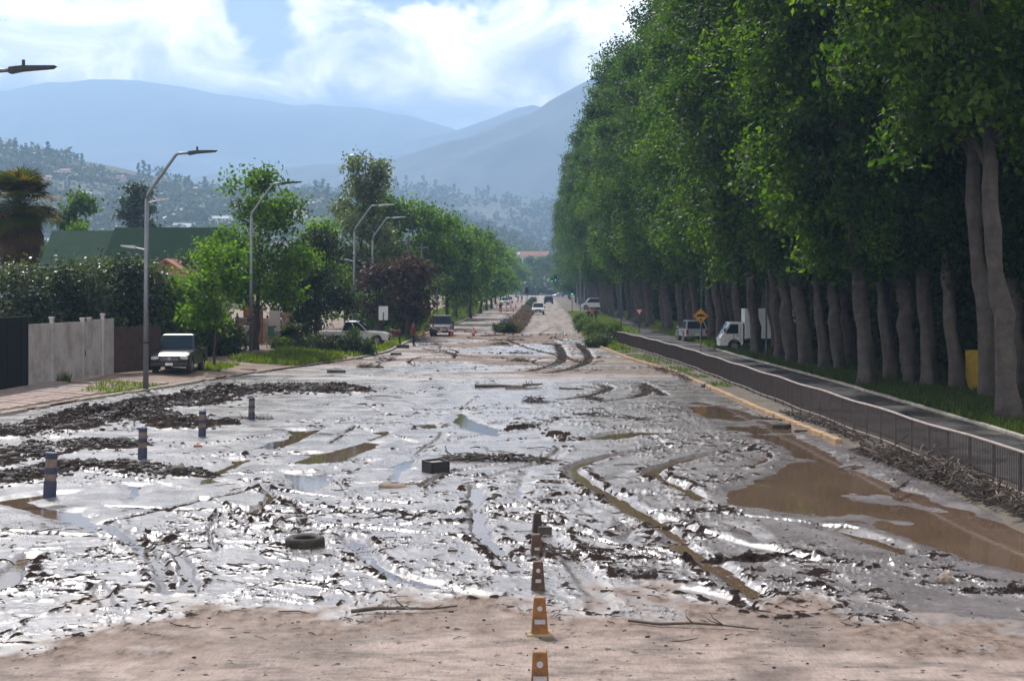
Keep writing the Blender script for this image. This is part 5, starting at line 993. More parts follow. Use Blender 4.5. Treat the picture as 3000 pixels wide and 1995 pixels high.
# ---- left boundary: dark gate, grey gate, brown board fence
def wall_panel(parent, name, a, b_, z0_, z1_, m, th=0.08, ribs=0, rib_m=None):
    a = Vector(a); b_ = Vector(b_); d = b_-a; rz = math.atan2(d.y, d.x); c = (a+b_)/2; o = MB().box((c.x, c.y, (z0_+z1_)/2), (d.length, th, z1_-z0_), rz=rz).build(name, m, parent)
    for k in range(ribs): p = a.lerp(b_, (k+0.5)/ribs)+Vector((math.sin(rz), -math.cos(rz), 0))*(th/2+0.006); MB().box((p.x, p.y, (z0_+z1_)/2), (0.03, 0.014, z1_-z0_-0.06), rz=rz).build('rib', rib_m or m, o)
    return o
def wp(px, py, z): s = (py-HY)/(H-z); return Vector(((px-CX)/s, F/s, 0))
M_GATE = mat('pale grey gate', (0.40, 0.38, 0.38), 0.6, var=0.25, vscale=1.2, col2=(0.27, 0.22, 0.19)); M_DG = mat('dark gate sheet', (0.007, 0.007, 0.010), 0.6, var=0.2, spec=0.15); M_BF = mat('brown boards', (0.060, 0.035, 0.028), 0.85, var=0.4, vscale=3)
w0 = wp(82, 1126, .45); w1 = wp(333, 1092, .45); zt = 3.05
gt = thing('grey_gate', 'pale grey sheet metal gate with posts beside the pavement', 'gate', (0, 0, 0)); prev = 0.0
for a, b_, t_ in ((0.0, 0.24, zt-0.12), (0.27, 0.60, zt-0.12), (0.615, 0.68, zt-0.1), (0.70, 0.84, zt-0.06), (0.88, 0.995, zt-0.05)): wall_panel(gt, 'panel', w0.lerp(w1, a), w0.lerp(w1, b_), 0.42, t_, M_GATE, 0.06, max(1, int((b_-a)*14)))
for a, t_ in ((0.255, zt+0.1), (0.608, zt), (0.69, zt), (0.86, zt+0.14)):
    p = w0.lerp(w1, a); MB().box((p.x, p.y, (t_+0.3)/2), (0.16, 0.16, t_-0.3)).build('post', M_GATE, gt); MB().box((p.x, p.y, t_+0.02), (0.22, 0.22, 0.08)).build('post_cap', M_GATE, gt)
p = w0.lerp(w1, 0.63); MB().box((p.x+0.06, p.y-0.08, 1.5), (0.05, 0.05, 0.25)).build('handle', DARKM, gt)
dg = thing('dark_gate', 'tall black sheet metal gate at the left edge of the pavement', 'gate', (0, 0, 0)); wA = wp(-190, 1168, .45); wall_panel(dg, 'panel', wA, w0.lerp(wA, 0.01), 0.40, zt+0.22, M_DG, 0.08, 6); MB().box((w0.x-0.05, w0.y-0.08, 1.85), (0.14, 0.14, 2.9)).build('post', M_DG, dg)
bf = thing('board_fence', 'dark brown board fence between the grey gate and the pickup', 'fence', (0, 0, 0)); w2 = wp(470, 1078, .5); nb = 14
for k in range(nb):
    a = w1.lerp(w2, k/nb); b_ = w1.lerp(w2, (k+0.97)/nb); wall_panel(bf, 'board', a, b_, 0.42, 2.55+0.05*random.random(), M_BF, 0.04)
MB().box(((w1+w2)/2+Vector((0, 0.06, 2.2))), ((w2-w1).length, 0.05, 0.1), rz=math.atan2((w2-w1).y, (w2-w1).x)).build('rail', M_BF, bf)
# ---- houses
M_GR = mat('green roof sheet', (0.010, 0.034, 0.020), 0.9, spec=0.1, var=0.2, vscale=0.8); M_GR2 = mat('faded green roof sheet', (0.032, 0.062, 0.042), 0.9, spec=0.1, var=0.2, vscale=0.8); M_CREAM = mat('cream render', (0.42, 0.38, 0.32), 0.9, var=0.15, vscale=1); M_PINKW = mat('pink render', (0.42, 0.20, 0.17), 0.9, var=0.2, vscale=1); M_TILE = mat('clay tiles', (0.30, 0.13, 0.085), 0.85, var=0.35, vscale=2); M_TAN = mat('tan render', (0.40, 0.27, 0.18), 0.9, var=0.2, vscale=1); M_WINF = mat('window frame', (0.5, 0.5, 0.5), 0.5); M_WIN = mat('window glass', (0.02, 0.025, 0.03), 0.08, var=0.1); M_PALE = mat('pale shed roof', (0.36, 0.38, 0.41), 0.8, var=0.1, vscale=0.2)
def house(name, label, X, Y, w, d, hw, hr, wallm, roofm, rz=0, z=0.2, ridge='x', over=0.4, nwin=2, cat='house', group=None, door=True, tiles=0, chimney=False):
    root = thing(name, label, cat, (X, Y, z), rz, group); wl = MB().box((0, 0, hw/2-0.5), (w, d, hw+1)).build('wall', wallm, root)
    if ridge == 'x': prof = [(-d/2-over, hw-0.12), (0, hw+hr), (d/2+over, hw-0.12), (d/2+over, hw+0.05), (0, hw+hr+0.16), (-d/2-over, hw+0.05)]; q = MB(); q.prism([prof[k] for k in (0,1,2,3,4,5)], 'x', -w/2-over, w/2+over); gq = MB().prism([(-d/2, hw), (d/2, hw), (0, hw+hr)], 'x', -w/2+0.01, w/2-0.01)
    else: prof = [(-w/2-over, hw-0.12), (0, hw+hr), (w/2+over, hw-0.12), (w/2+over, hw+0.05), (0, hw+hr+0.16), (-w/2-over, hw+0.05)]; q = MB(); q.prism(prof, 'y', -d/2-over, d/2+over); gq = MB().prism([(-w/2, hw), (w/2, hw), (0, hw+hr)], 'y', -d/2+0.01, d/2-0.01)
    ro = q.build('roof', roofm, root); gq.build('gable', wallm, root)
    if chimney: MB().box((w*0.2, 0, hw+hr+0.2), (0.5, 0.5, 1.0)).build('chimney', wallm, ro)
    if tiles:
        sl = math.atan2(hr+0.17, d/2+over); Ls = math.hypot(hr+0.17, d/2+over)
        if ridge == 'x':
            for k in range(tiles): x = -w/2-over+(w+2*over)*(k+0.5)/tiles; MB().tube([(x, -d/2-over, hw+0.06), (x, 0, hw+hr+0.17)], 0.05, 5).build('roof_ridge', roofm, ro)
    for k in range(nwin):
        x = w*((k+0.5)/nwin-0.5); wn = MB().box((x, -d/2-0.03, hw*0.58), (min(1.3, w/nwin*0.5), 0.06, hw*0.34)).build('window', M_WINF, root); MB().box((x, -d/2-0.055, hw*0.58), (min(1.3, w/nwin*0.5)-0.14, 0.03, hw*0.34-0.14)).build('pane', M_WIN, wn)
    if door: MB().box((w*0.5*(1/max(nwin, 1)) if nwin else 0, -d/2-0.03, min(1.05, hw*0.4)), (0.9, 0.05, min(2.1, hw*0.8))).build('door', mat('door wood', (0.10, 0.06, 0.04), 0.7), root)
    return root
D = 112; house('green_roof_house', 'long house with dark green sheet roof, right section', (500-CX)*D/F, D, 7.0, 6, 5.6, 2.6, M_CREAM, M_GR, nwin=3); house('green_roof_house', 'long house with faded lower green roof, left section', (255-CX)*D/F, D+0.6, 4.4, 6, 5.4, 2.6, M_CREAM, M_GR2, nwin=2)
D = 97; house('pink_house', 'small pink rendered house peeping over the laurels', (480-CX)*D/F, D+2, 2.6, 3, 4.9, 0.9, M_PINKW, M_TILE, ridge='y', nwin=1, door=False, over=0.25)
D = 265; 
for i, (px, w, h, lab) in enumerate(((330,7,11.2,'pale flat roofed shed behind the cedar, left one'),(520,10,10.4,'pale flat roofed shed right of the cedar'),(610,6,11.6,'pale flat roofed shed behind the bright green tree'))): house('storage_shed', lab, (px-CX)*D/F, D+i*6, w, 12, h, 0.5, M_CREAM, M_PALE, nwin=3, door=False, cat='shed')
# kiosk with orange mural and tan wall by the second lamp
D = 112; X = (735-CX)*D/F; house('kiosk', 'small orange kiosk with shingled gable behind the second lamp', (742-CX)*D/F, D, 1.1, 1.6, 2.5, 0.75, mat('orange render', (0.42, 0.17, 0.07), 0.85, var=0.3, vscale=2), mat('worn shingles', (0.24, 0.17, 0.14), 0.9), ridge='y', nwin=0, z=0.4, over=0.2)
wl = thing('garden_wall', 'low tan wall with pale mural panels right of the kiosk', 'wall', (0, 0, 0)); a = Vector(((760-CX)*114/F, 114, 0)); b_ = Vector(((858-CX)*114/F, 114, 0))
for k, (mm, z1) in enumerate(((mat('pale mural', (0.45, 0.47, 0.44), 0.85, var=0.4, vscale=2), 2.2), (mat('grey panel', (0.30, 0.28, 0.28), 0.85), 1.5), (M_TAN, 2.6))): wall_panel(wl, 'panel', a.lerp(b_, k/3), a.lerp(b_, (k+0.98)/3), 0.35, z1, mm, 0.15)
MB().box(((805-CX)*113.7/F, 113.7, 2.0), (0.8, 0.04, 1.5)).build('poster_board', SIGNW, wl); MB().box(((790-CX)*113/F, 113.6, 1.3), (0.45, 0.03, 0.7)).build('mural_patch', mat('teal paint', (0.10, 0.28, 0.26), 0.8), wl)
w2_ = thing('tan_wall', 'tan rendered wall end left of the second lamp', 'wall', (0, 0, 0)); wall_panel(w2_, 'panel', Vector(((690-CX)*108/F, 108, 0)), Vector(((722-CX)*108/F, 108, 0)), 0.35, 2.3, M_TAN, 0.2); MB().box(((706-CX)*108/F, 107.9, 2.32), (0.85, 0.3, 0.1)).build('coping', M_CREAM, w2_)
# garden houses, brick wall and panels behind the plane trees
house('tile_roof_house', 'tile roofed house glimpsed at the right edge between trunks', 33, 72, 11, 9, 4.4, 2.4, M_CREAM, M_TILE, rz=0.1, nwin=3, tiles=30); house('tile_roof_house', 'tile roofed house glimpsed in the middle of the trunks', 25.5, 92, 9, 7, 3.4, 1.9, M_CREAM, M_TILE, rz=-0.05, nwin=3, tiles=26); house('tile_roof_house', 'tile roofed house deep behind the box truck', 26, 118, 9, 7, 3.4, 1.9, M_CREAM, M_TILE, nwin=2)
D = 66; X = (2850-CX)*D/F; yp = thing('yellow_panel', 'muted yellow metal panel between two trunks at right', 'panel', (X, D, 0.2)); MB().box((0, 0, 0.75), (0.62, 0.08, 1.9)).build('sheet', mat('ochre sheet', (0.40, 0.28, 0.02), 0.6), yp, bevel=0.02); MB().box((0, 0.08, 0.75), (0.08, 0.1, 1.9)).build('support', DARKM, yp)
bw = thing('brick_wall', 'red brick pier wall between the plane tree trunks', 'wall', ((2755-CX)*75/F, 75, 0.15)); M_BRK = mat('brick', (0.27, 0.11, 0.075), 0.9, var=0.35, vscale=4); MB().box((0, 0.02, 0.9), (1.0, 0.2, 1.86)).build('mortar', mat('mortar', (0.25, 0.22, 0.2), 0.95), bw)
bm_ = None
for r_ in range(18):
    for c_ in range(4):
        x = -0.375+c_*0.25+(0.06 if r_ % 2 else -0.06)*1.0
        if bm_ is None: bo = MB().box((0, 0, 0), (0.235, 0.22, 0.085)).build('brick', M_BRK, bw); bm_ = bo.data
        else: bo = link('brick', bm_, bw)
        bo.location = (max(-0.39, min(0.39, x)), 0, 0.05+r_*0.1)
rd = thing('red_awning', 'dull red awning strip deep behind the trunks', 'awning', ((2570-CX)*104/F, 104, 0)); MB().prism([(-0.4, 2.35), (0.6, 2.8), (0.6, 2.9), (-0.4, 2.45)], 'x', -1.8, 1.8).build('canopy', mat('red cloth', (0.30, 0.03, 0.03), 0.8), rd); 
for s in (-1.6, 1.6): MB().tube([(s, 0.5, 0), (s, 0.5, 2.75)], 0.04, 6).build('post', DARKM, rd)
# houses on the hills
HM = [mat('hill render %d' % k, c_, 0.9, var=0.15, vscale=0.3) for k, c_ in enumerate(((0.55, 0.52, 0.48), (0.42, 0.33, 0.27), (0.62, 0.60, 0.58)))]
random.seed(21); hs = []
for i in range(34):
    px = random.uniform(40, 1250); D = random.uniform(860, 1290); X = (px-CX)*D/F; zz = HILL(X, D); w = random.uniform(8, 16)
    hs.append(px); house('hill_house', 'small house among the trees of the near hillside', X, D, w, 9, random.uniform(3.5, 6), random.uniform(1.2, 2.4), HM[i % 3], M_TILE if i % 3 else M_PALE, rz=random.uniform(-.4, .4), z=zz-1, nwin=3, group='houses on the near hill', door=False)
D = 860; house('red_roof_hall', 'long low hall with pale red roof at the end of the street', (1566-CX)*D/F, D, 15, 8, 19.5, 2.6, HM[2], M_TILE, nwin=4, z=0, door=False, cat='building')
D = 900; house('end_house', 'pale house above the left hand trees at the street end', (1415-CX)*D/F, D, 11, 8, 24, 1.5, HM[0], M_PALE, nwin=3, z=0, door=False, cat='building'); house('end_house', 'small pale house left of the red roofed hall', (1512-CX)*950/F, 950, 9, 8, 22, 1.6, HM[1], M_PALE, nwin=3, z=0, door=False, cat='building')
# ================================================================ PEOPLE
SKIN = mat('skin', (0.30, 0.17, 0.12), 0.6, var=0.1); HAIRM = mat('dark hair', (0.015, 0.012, 0.010), 0.6)
def cloth(n, c): return mat('cloth '+n, c, 0.85, var=0.25, vscale=8)
C_RED = cloth('red', (0.26, 0.018, 0.022)); C_DK = cloth('dark', (0.022, 0.022, 0.028)); C_JEAN = cloth('jeans', (0.045, 0.065, 0.11)); C_GREY = cloth('grey', (0.26, 0.25, 0.25)); C_WHT = cloth('white', (0.55, 0.53, 0.5)); C_ORN = cloth('orange', (0.45, 0.14, 0.03)); C_LB = cloth('light blue', (0.25, 0.33, 0.42)); SHOE = cloth('shoe', (0.02, 0.018, 0.016))
def person(label, loc, rz, top, legs, pose='stand', hgt=1.72, cap=None, held=None):
    """one continuous skinned body; faces coloured by the limb they grow from; faces +y at rz=0 is away from the viewer, x to the right"""
    J = {'pel': (0, 0, 0.95, 0.125), 'wai': (0, 0.0, 1.08, 0.125), 'che': (0, 0.01, 1.30, 0.15), 'nec': (0, 0.01, 1.47, 0.06), 'hea': (0, -0.015, 1.60, 0.095), 'hdt': (0, -0.01, 1.70, 0.075), 'nos': (0, -0.10, 1.595, 0.022)}
    for s, n in ((-1, 'l'), (1, 'r')):
        st = {'stand': (0.0, 0.02), 'walk': (0.20*s, -0.10*s), 'bend': (0.05*s, 0.0)}[pose]
        J['hip'+n] = (s*0.09, 0, 0.90, 0.095); J['kne'+n] = (s*0.10, -0.03-st[0]*0.5, 0.50, 0.062); J['ank'+n] = (s*0.11, st[0]*0.0+(-st[0])*0.9+0.03, 0.09, 0.042); J['toe'+n] = (s*0.13, -0.14-st[0]*0.9, 0.045, 0.038)
        J['sho'+n] = (s*0.19, 0.01, 1.40, 0.07); J['elb'+n] = (s*0.25, 0.04+0.12*s*(pose == 'walk'), 1.14, 0.046); J['wri'+n] = (s*0.25, -0.06+0.16*s*(pose == 'walk'), 0.92, 0.030); J['pal'+n] = (s*0.245, -0.09+0.16*s*(pose == 'walk'), 0.84, 0.030)
        for k in range(4): J['f%d%s' % (k, n)] = (s*(0.235+0.004*k), -0.125+0.022*k+0.16*s*(pose == 'walk'), 0.755+0.012*abs(k-1.4), 0.0095)
        J['th'+n] = (s*0.205, -0.125+0.16*s*(pose == 'walk'), 0.815, 0.011)
    if pose == 'bend':
        ca, sa = math.cos(R(72)), math.sin(R(72))
        for k in list(J):
            if k[:3] in ('wai', 'che', 'nec', 'hea', 'hdt', 'nos', 'sho'):
                x, y, z, r = J[k]; dz = z-0.97; dy = y; J[k] = (x, -dz*sa+dy*ca, 0.97+dz*ca+dy*sa*0.3, r)
        for s, n in ((-1, 'l'), (1, 'r')):
            sx, sy, sz, _ = J['sho'+n]; J['elb'+n] = (s*0.22, sy-0.02, sz-0.27, 0.046); J['wri'+n] = (s*0.17, sy-0.08, sz-0.50, 0.03); J['pal'+n] = (s*0.16, sy-0.09, sz-0.58, 0.03)
            for k in range(4): J['f%d%s' % (k, n)] = (s*(0.15+0.004*k), sy-0.125+0.022*k, sz-0.67+0.01*abs(k-1.4), 0.0095)
            J['th'+n] = (s*0.12, sy-0.12, sz-0.62, 0.011); x, y, z, r = J['kne'+n]; J['kne'+n] = (x, y-0.03, z, r)
    E_ = [('pel','wai'),('wai','che'),('che','nec'),('nec','hea'),('hea','hdt'),('hea','nos')]
    for n in 'lr': E_ += [('pel','hip'+n),('hip'+n,'kne'+n),('kne'+n,'ank'+n),('ank'+n,'toe'+n),('che','sho'+n),('sho'+n,'elb'+n),('elb'+n,'wri'+n),('wri'+n,'pal'+n),('pal'+n,'th'+n)]+[('pal'+n,'f%d%s' % (k, n)) for k in range(4)]
    names = list(J); k_ = hgt/1.75; me = bpy.data.meshes.new('sk'); me.from_pydata([tuple(c*k_ for c in J[n][:3]) for n in names], [(names.index(a), names.index(b_)) for a, b_ in E_], [])
    o = bpy.data.objects.new('sk', me); COL.objects.link(o); md = o.modifiers.new('s', 'SKIN'); md.use_smooth_shade = True
    for i, n in enumerate(names): me.skin_vertices[0].data[i].radius = (J[n][3]*k_,)*2
    me.skin_vertices[0].data[0].use_root = True; o.modifiers.new('d', 'SUBSURF').levels = 1
    dg = bpy.context.evaluated_depsgraph_get(); m2 = bpy.data.meshes.new_from_object(o.evaluated_get(dg)); bpy.data.objects.remove(o)
    m2.materials.clear()
    for mm in (top, legs, SKIN, SHOE): m2.materials.append(mm)
    def zone(a):
        a = a[:3]
        if a in ('hea', 'hdt', 'nos', 'nec') or a[0] == 'f' and a[1].isdigit() or a[:2] == 'th' or a in ('pal', 'wri'): return 2
        if a in ('hip', 'kne', 'pel'): return 1
        if a in ('ank', 'toe'): return 3
        return 0
    pj = np.array([[c*k_ for c in J[n][:3]] for n in names]); seg = [(pj[names.index(a)], pj[names.index(b_)], zone(b_ if zone(b_) != 2 or zone(a) == 2 else a), zone(a)) for a, b_ in E_]; idx = []
    for p in m2.polygons:
        c = np.array(p.center); best = (9, 0)
        for a, b_, z_, za in seg:
            e = b_-a; t_ = min(1, max(0, float((c-a)@e/(e@e)))); d_ = float(np.linalg.norm(c-a-e*t_))
            if d_ < best[0]: best = (d_, z_ if t_ > 0.45 else za)
        idx.append(best[1])
    m2.polygons.foreach_set('material_index', idx)
    root = thing('person', label, 'person', loc, rz); link('body', m2, root); hx, hy, hz__, _ = J['hdt']; hh = Vector(J['hea'][:3]); ht = Vector(J['hdt'][:3]); up = (ht-hh).normalized()
    q = MB(); M = up.to_track_quat('Z', 'Y').to_matrix(); prof = [(0.098*math.cos(R(a)), 0.1*math.sin(R(a))) for a in (-25, 0, 20, 40, 60, 80, 89.9)]; q.lathe([(r_*k_, z_*k_) for r_, z_ in prof], 14, (hh+up*0.045+Vector((0, 0.018, 0)))*k_, M=M); q.build('cap' if cap else 'hair', cap or HAIRM, root, smooth=True)
    return root
def at_px(px, py, z=0.05): g = G(px, py, z); return (g.x, g.y, z)
person('person in red jacket and dark trousers standing by the kerb', at_px(1212, 1014), R(75), C_RED, C_DK, 'stand', 1.74)
person('person in red top bending down over the kerb', at_px(1172, 1013, 0.12), R(-75), C_RED, C_DK, 'bend', 1.74, C_GREY)
person('person in white standing by the tan wall behind the second lamp', ((723-CX)*106/F, 106, 0.45), R(30), C_WHT, C_GREY, 'stand', 1.68)
person('person in dark clothes with grey bag on the far left verge', ((1337-CX)*205/F, 205, 0.4), R(160), C_DK, C_DK, 'walk', 1.72)
person('person in dark top standing among the far orange cones', at_px(1466, 917), R(20), C_DK, cloth('brick', (0.22, 0.06, 0.04)), 'walk', 1.72)
person('left one of two dark figures walking beyond the cones', at_px(1518, 884), R(170), C_DK, C_JEAN, 'walk', 1.72)
person('right one of two dark figures walking beyond the cones', at_px(1529, 885), R(0), C_DK, C_DK, 'stand', 1.78)
person('tiny dark figure farthest away on the left carriageway', at_px(1526, 868), R(0), C_DK, C_DK, 'stand', 1.75)
D = 185
person('left figure in dark clothes on the right verge grass', ((1724-CX)*D/F, D, 0.12), R(10), C_DK, C_DK, 'stand', 1.62); person('middle figure in orange vest on the right verge grass', ((1735-CX)*D/F, D+2, 0.12), R(-10), C_ORN, C_DK, 'stand', 1.70); person('right figure in dark top and jeans on the right verge grass', ((1744-CX)*D/F, D-2, 0.12), R(170), C_DK, C_JEAN, 'walk', 1.76)
person('person in light blue half hidden behind a plane tree trunk', ((2766-CX)*76/F, 76.5, 0.2), R(60), C_LB, C_DK, 'stand', 1.7)
# ================================================================ THINGS LEFT BY THE FLOOD
M_STICK = mat('wet driftwood', (0.075, 0.052, 0.040), 0.7, var=0.5, vscale=5, col2=(0.022, 0.016, 0.013)); M_STICK2 = mat('pale driftwood', (0.20, 0.15, 0.115), 0.8, var=0.4, vscale=5)
def tyre(px, py, dia, w, lab, dz=0.0, tilt=(0, 0)):
    g = G(px, py); R_ = dia/2; o = thing('tyre', lab, 'tyre', (g.x, g.y, dz)); o.rotation_euler = (tilt[0], tilt[1], 0.3)
    MB().lathe([(R_*0.60, 0.03), (R_*0.86, 0.0), (R_*0.98, w*0.14), (R_, w*0.3), (R_, w*0.7), (R_*0.98, w*0.86), (R_*0.86, w), (R_*0.60, w-0.03), (R_*0.58, w*0.8), (R_*0.80, w*0.5), (R_*0.58, w*0.2), (R_*0.60, 0.03)], 36).build('carcass', RUB, o, smooth=True)
    tr_ = MB()
    for k in range(44):
        a = 2*math.pi*k/44
        for zz in (0.3, 0.5, 0.7): tr_.box((R_*math.cos(a+zz*0.1), R_*math.sin(a+zz*0.1), w*zz), (0.016, R_*0.10, w*0.13), rz=a)
    tag(tr_.build('tread', RUB, o), kind='stuff')
    q = MB(); q.lathe([(0.001, w*0.35), (R_*0.6, w*0.45)], 20); q.build('mud_fill', M_MUD2, o)
M_MUD2 = mat('caked mud', (0.10, 0.074, 0.058), 0.5, var=0.5, vscale=8, bump=0.8, bscale=20)
tyre(894, 1606, 0.67, 0.225, 'muddy tyre lying flat in the wet mud, left of centre', -0.01, (0.03, -0.02)); tyre(2290, 1253, 0.60, 0.17, 'half sunk tyre in the pool beside the railing debris', -0.03)
# black open box
g = G(1275, 1390); bx = thing('black_box', 'black square box standing in the mud at mid picture', 'box', (g.x, g.y+0.2, -0.03), R(33))
bx.rotation_euler = (R(3), R(-2), R(33)); wq, hq = 0.50, 0.36
for a in range(4):
    d = Matrix.Rotation(a*math.pi/2, 3, 'Z'); c = d @ Vector((0, -wq/2+0.015, hq/2)); MB().box(c, (wq if a % 2 == 0 else wq, 0.03, hq), rz=a*math.pi/2).build('side', BLK, bx)
MB().box((0, 0, hq-0.06), (wq-0.07, wq-0.07, 0.02)).build('lid', mat('silty lid', (0.22, 0.19, 0.17), 0.5), bx)
# disc
g = G(1152, 1432); ds = thing('wheel_cover', 'tilted pale round cover lying below the puddles', 'wheel cover', (g.x, g.y, 0.05)); ds.rotation_euler = (R(3), R(6), 0); MB().lathe([(0.001, 0.10), (0.16, 0.095), (0.26, 0.07), (0.33, 0.02), (0.335, -0.02), (0.31, -0.03)], 30).build('dish', M_STICK2, ds, smooth=True); MB().lathe([(0.001, 0.13), (0.07, 0.125), (0.09, 0.095)], 16).build('hub', GALV, ds)
# rocks and bricks
def rock(name, px, py, size, m, lab, cat='rock', seed=0):
    g = G(px, py); bm = bmesh.new(); bmesh.ops.create_icosphere(bm, subdivisions=2, radius=1); rng = np.random.default_rng(seed+px)
    for v in bm.verts: k = 1+0.22*math.sin(3*v.co.x+seed)+0.18*rng.normal()*0.5; v.co = Vector((v.co.x*size[0]/2*k, v.co.y*size[1]/2*k, v.co.z*size[2]/2*k))
    me = bpy.data.meshes.new(name); bm.to_mesh(me); bm.free(); me.materials.append(m); o = link(name, me); o.location = (g.x, g.y, size[2]*0.3); tag(o, lab, cat); return o
M_ROCK = mat('mud splashed rock', (0.27, 0.20, 0.155), 0.7, var=0.5, vscale=7, bump=0.5, col2=(0.06, 0.045, 0.04))
rock('rock', 2765, 1712, (0.30, 0.25, 0.22), M_ROCK, 'brown rock in the wet mud near the right edge', seed=1); rock('rock', 2880, 1722, (0.12, 0.1, 0.1), M_STICK, 'small dark stone right of the brown rock', seed=2); rock('rock', 2230, 1680, (0.22, 0.18, 0.16), M_STICK, 'dark lump of mud upright in the churned mud at right', seed=3); rock('rock', 2290, 1708, (0.13, 0.1, 0.09), M_STICK, 'small dark clod below the upright lump', seed=4); rock('rock', 1480, 1743, (0.10, 0.08, 0.06), M_STICK, 'small dark stone left of the amber cone', seed=5); rock('rock', 1210, 1940, (0.06, 0.05, 0.05), M_STICK, 'small pebble on the dry apron', seed=6); rock('rock', 195, 1798, (0.13, 0.09, 0.06), M_STICK, 'dark clod at the edge of the dry apron at left', seed=7); rock('rock', 870, 1845, (0.19, 0.09, 0.06), M_STICK2, 'flat stone on the dry apron left of centre', seed=8); rock('rock', 1262, 1114, (0.2, 0.2, 0.15), M_STICK, 'single dark stone on the drying silt', seed=9); rock('rock', 2070, 1137, (0.4, 0.3, 0.25), M_STICK, 'dark block against the yellow kerb', seed=10)
for px, py, s, lab, mm in ((580,1313,(0.24,0.1,0.07),'pinkish brick in the mud right of the third bollard',M_BRK),(1326,1621,(0.17,0.07,0.05),'small dark brick lying flat near the lane cones',M_STICK),(1595,1567,(0.24,0.16,0.14),'dark block beside the farthest lane cones',M_STICK),(2510,1373,(0.36,0.14,0.07),'pale plank end floating in the pool',M_STICK2),(2345,1268,(0.4,0.15,0.08),'dark board at the water line by the sunk tyre',M_STICK)):
    g = G(px, py); o = MB().box((0, 0, s[2]/2), s).build('brick' if 'brick' in lab else 'wood_block', mm, None, bevel=0.008, loc=(g.x, g.y, 0.02)); o.rotation_euler = (0.05, 0.03, 0.25); tag(o, lab, 'brick' if 'brick' in lab else 'block')
# logs and sticks
def stick(px0, py0, px1, py1, r, lab, m=M_STICK, z=0.05, seed=0, name='stick', twigs=3):
    a = G(px0, py0); b_ = G(px1, py1); rng = np.random.default_rng(seed+int(px0)); L = (b_-a).length; n = max(4, int(L/0.5)); q = MB(); pts = []
    for k in range(n+1): f = k/n; p = a.lerp(b_, f); pts.append(Vector((p.x+rng.normal()*0.02*L*0.3, p.y+rng.normal()*0.05, z+r*0.5+abs(rng.normal())*0.02)))
    q.tube(pts, [r*(1-0.55*k/n)*rng.uniform(0.85, 1.15) for k in range(n+1)], 7)
    for k in range(twigs): p = pts[int(rng.integers(1, n))]; d = Vector((rng.normal(), rng.normal()*0.5, abs(rng.normal())*0.8)).normalized(); q.tube([p, p+d*L*0.10, p+d*L*0.16+Vector((0.03, 0, 0.02))], [r*0.5, r*0.3, r*0.12], 5)
    o = q.build(name, m); tag(o, lab, 'branch' if name != 'plank' else 'plank'); return o
stick(1030,1808,1340,1790,0.030,'long thin branch lying along the edge of the dry apron', seed=1); stick(1840,1835,2220,1858,0.022,'thin dark branch on the dry apron right of the cones', seed=2); stick(1700,1615,1800,1622,0.03,'crooked twig in the wet mud right of the lane cones', seed=3); stick(1720,1620,1760,1640,0.02,'short twig below the crooked one', seed=4)
stick(1390,1138,1540,1139,0.09,'dark straight beam lying across the wet mud', seed=5, name='plank', twigs=0); stick(1530,1134,1590,1130,0.05,'short log end on to the dark beam', seed=6); stick(1480,1143,1590,1143,0.05,'pale peeled branch just below the dark beam', m=M_STICK2, seed=7); stick(1640,1142,1710,1145,0.05,'knobbly branch on the pale mud right of the beam', seed=8)
stick(1410,986,1650,981,0.07,'dark branch lying below the tape', seed=9); stick(1590,1011,1650,1013,0.07,'thin pole on the far silt', seed=10, twigs=1)
stick(2210,1231,2330,1240,0.05,'dark branch floating in the pool by the kerb end', seed=11); stick(2615,1462,2660,1440,0.06,'branch poking out of the railing debris', z=0.15, seed=12); stick(2860,1465,2960,1495,0.06,'thick broken branch in the debris near the right edge', z=0.1, seed=13); stick(2730,1350,2770,1330,0.05,'branch leaning up against the railing', z=0.3, seed=14)
def beam(px, py, L, w, h, rz, lab, m=M_STICK): 
    g = G(px, py); o = MB().box((0, 0, h/2), (L, w, h)).build('beam', m, None, bevel=0.01, loc=(g.x, g.y, 0.04)); o.rotation_euler = (0, 0.02, rz); tag(o, lab, 'beam')
beam(985, 1094, 0.95, 0.25, 0.14, 0.05, 'dark beam on the silt below the flower bed'); beam(1180, 1022, 0.9, 0.3, 0.25, 0.1, 'dark concrete gully block by the broken left kerb'); beam(728, 1092, 0.8, 0.3, 0.16, 0.0, 'dark log lying on the pavement by the sapling'); beam(1160, 1042, 0.7, 0.25, 0.15, 0.2, 'smaller dark block below the broken kerb')
def pile(name, label, px0, py0, px1, py1, wid, hgt, n, seed, ln=0.7, m=M_STICK, z=0.03):
    a = G(px0, py0); b_ = G(px1, py1); rng = np.random.default_rng(seed); q = MB()
    for k in range(n):
        f = rng.random(); p = a.lerp(b_, f); e = math.sin(math.pi*(0.08+0.84*f)); p = Vector((p.x+rng.normal()*wid*0.4, p.y+rng.normal()*wid, z+abs(rng.normal())*hgt*0.5*e)); d = (b_-a).normalized()*rng.normal()+Vector((rng.normal(), rng.normal(), rng.normal()*0.35))*0.7; d.normalize(); l = ln*rng.uniform(0.3, 1.1); r = rng.uniform(0.008, 0.03)
        q.tube([p-d*l/2, p+Vector((rng.normal(), rng.normal(), rng.normal()))*l*0.06, p+d*l/2], [r, r*0.9, r*0.4], 4)
    return q.build(name, m)
def heap(label, *a, **k): return tag(pile('debris_heap', label, *a, **k), label, 'debris', kind='stuff')
heap('long heap of twigs and roots behind the black box', 1300, 1352, 1600, 1356, 0.12, 0.22, 160, 1, 0.8); stick(1560,1352,1650,1360,0.035,'forked pale branch end right of the twig heap', m=M_STICK2, z=0.06, seed=21)
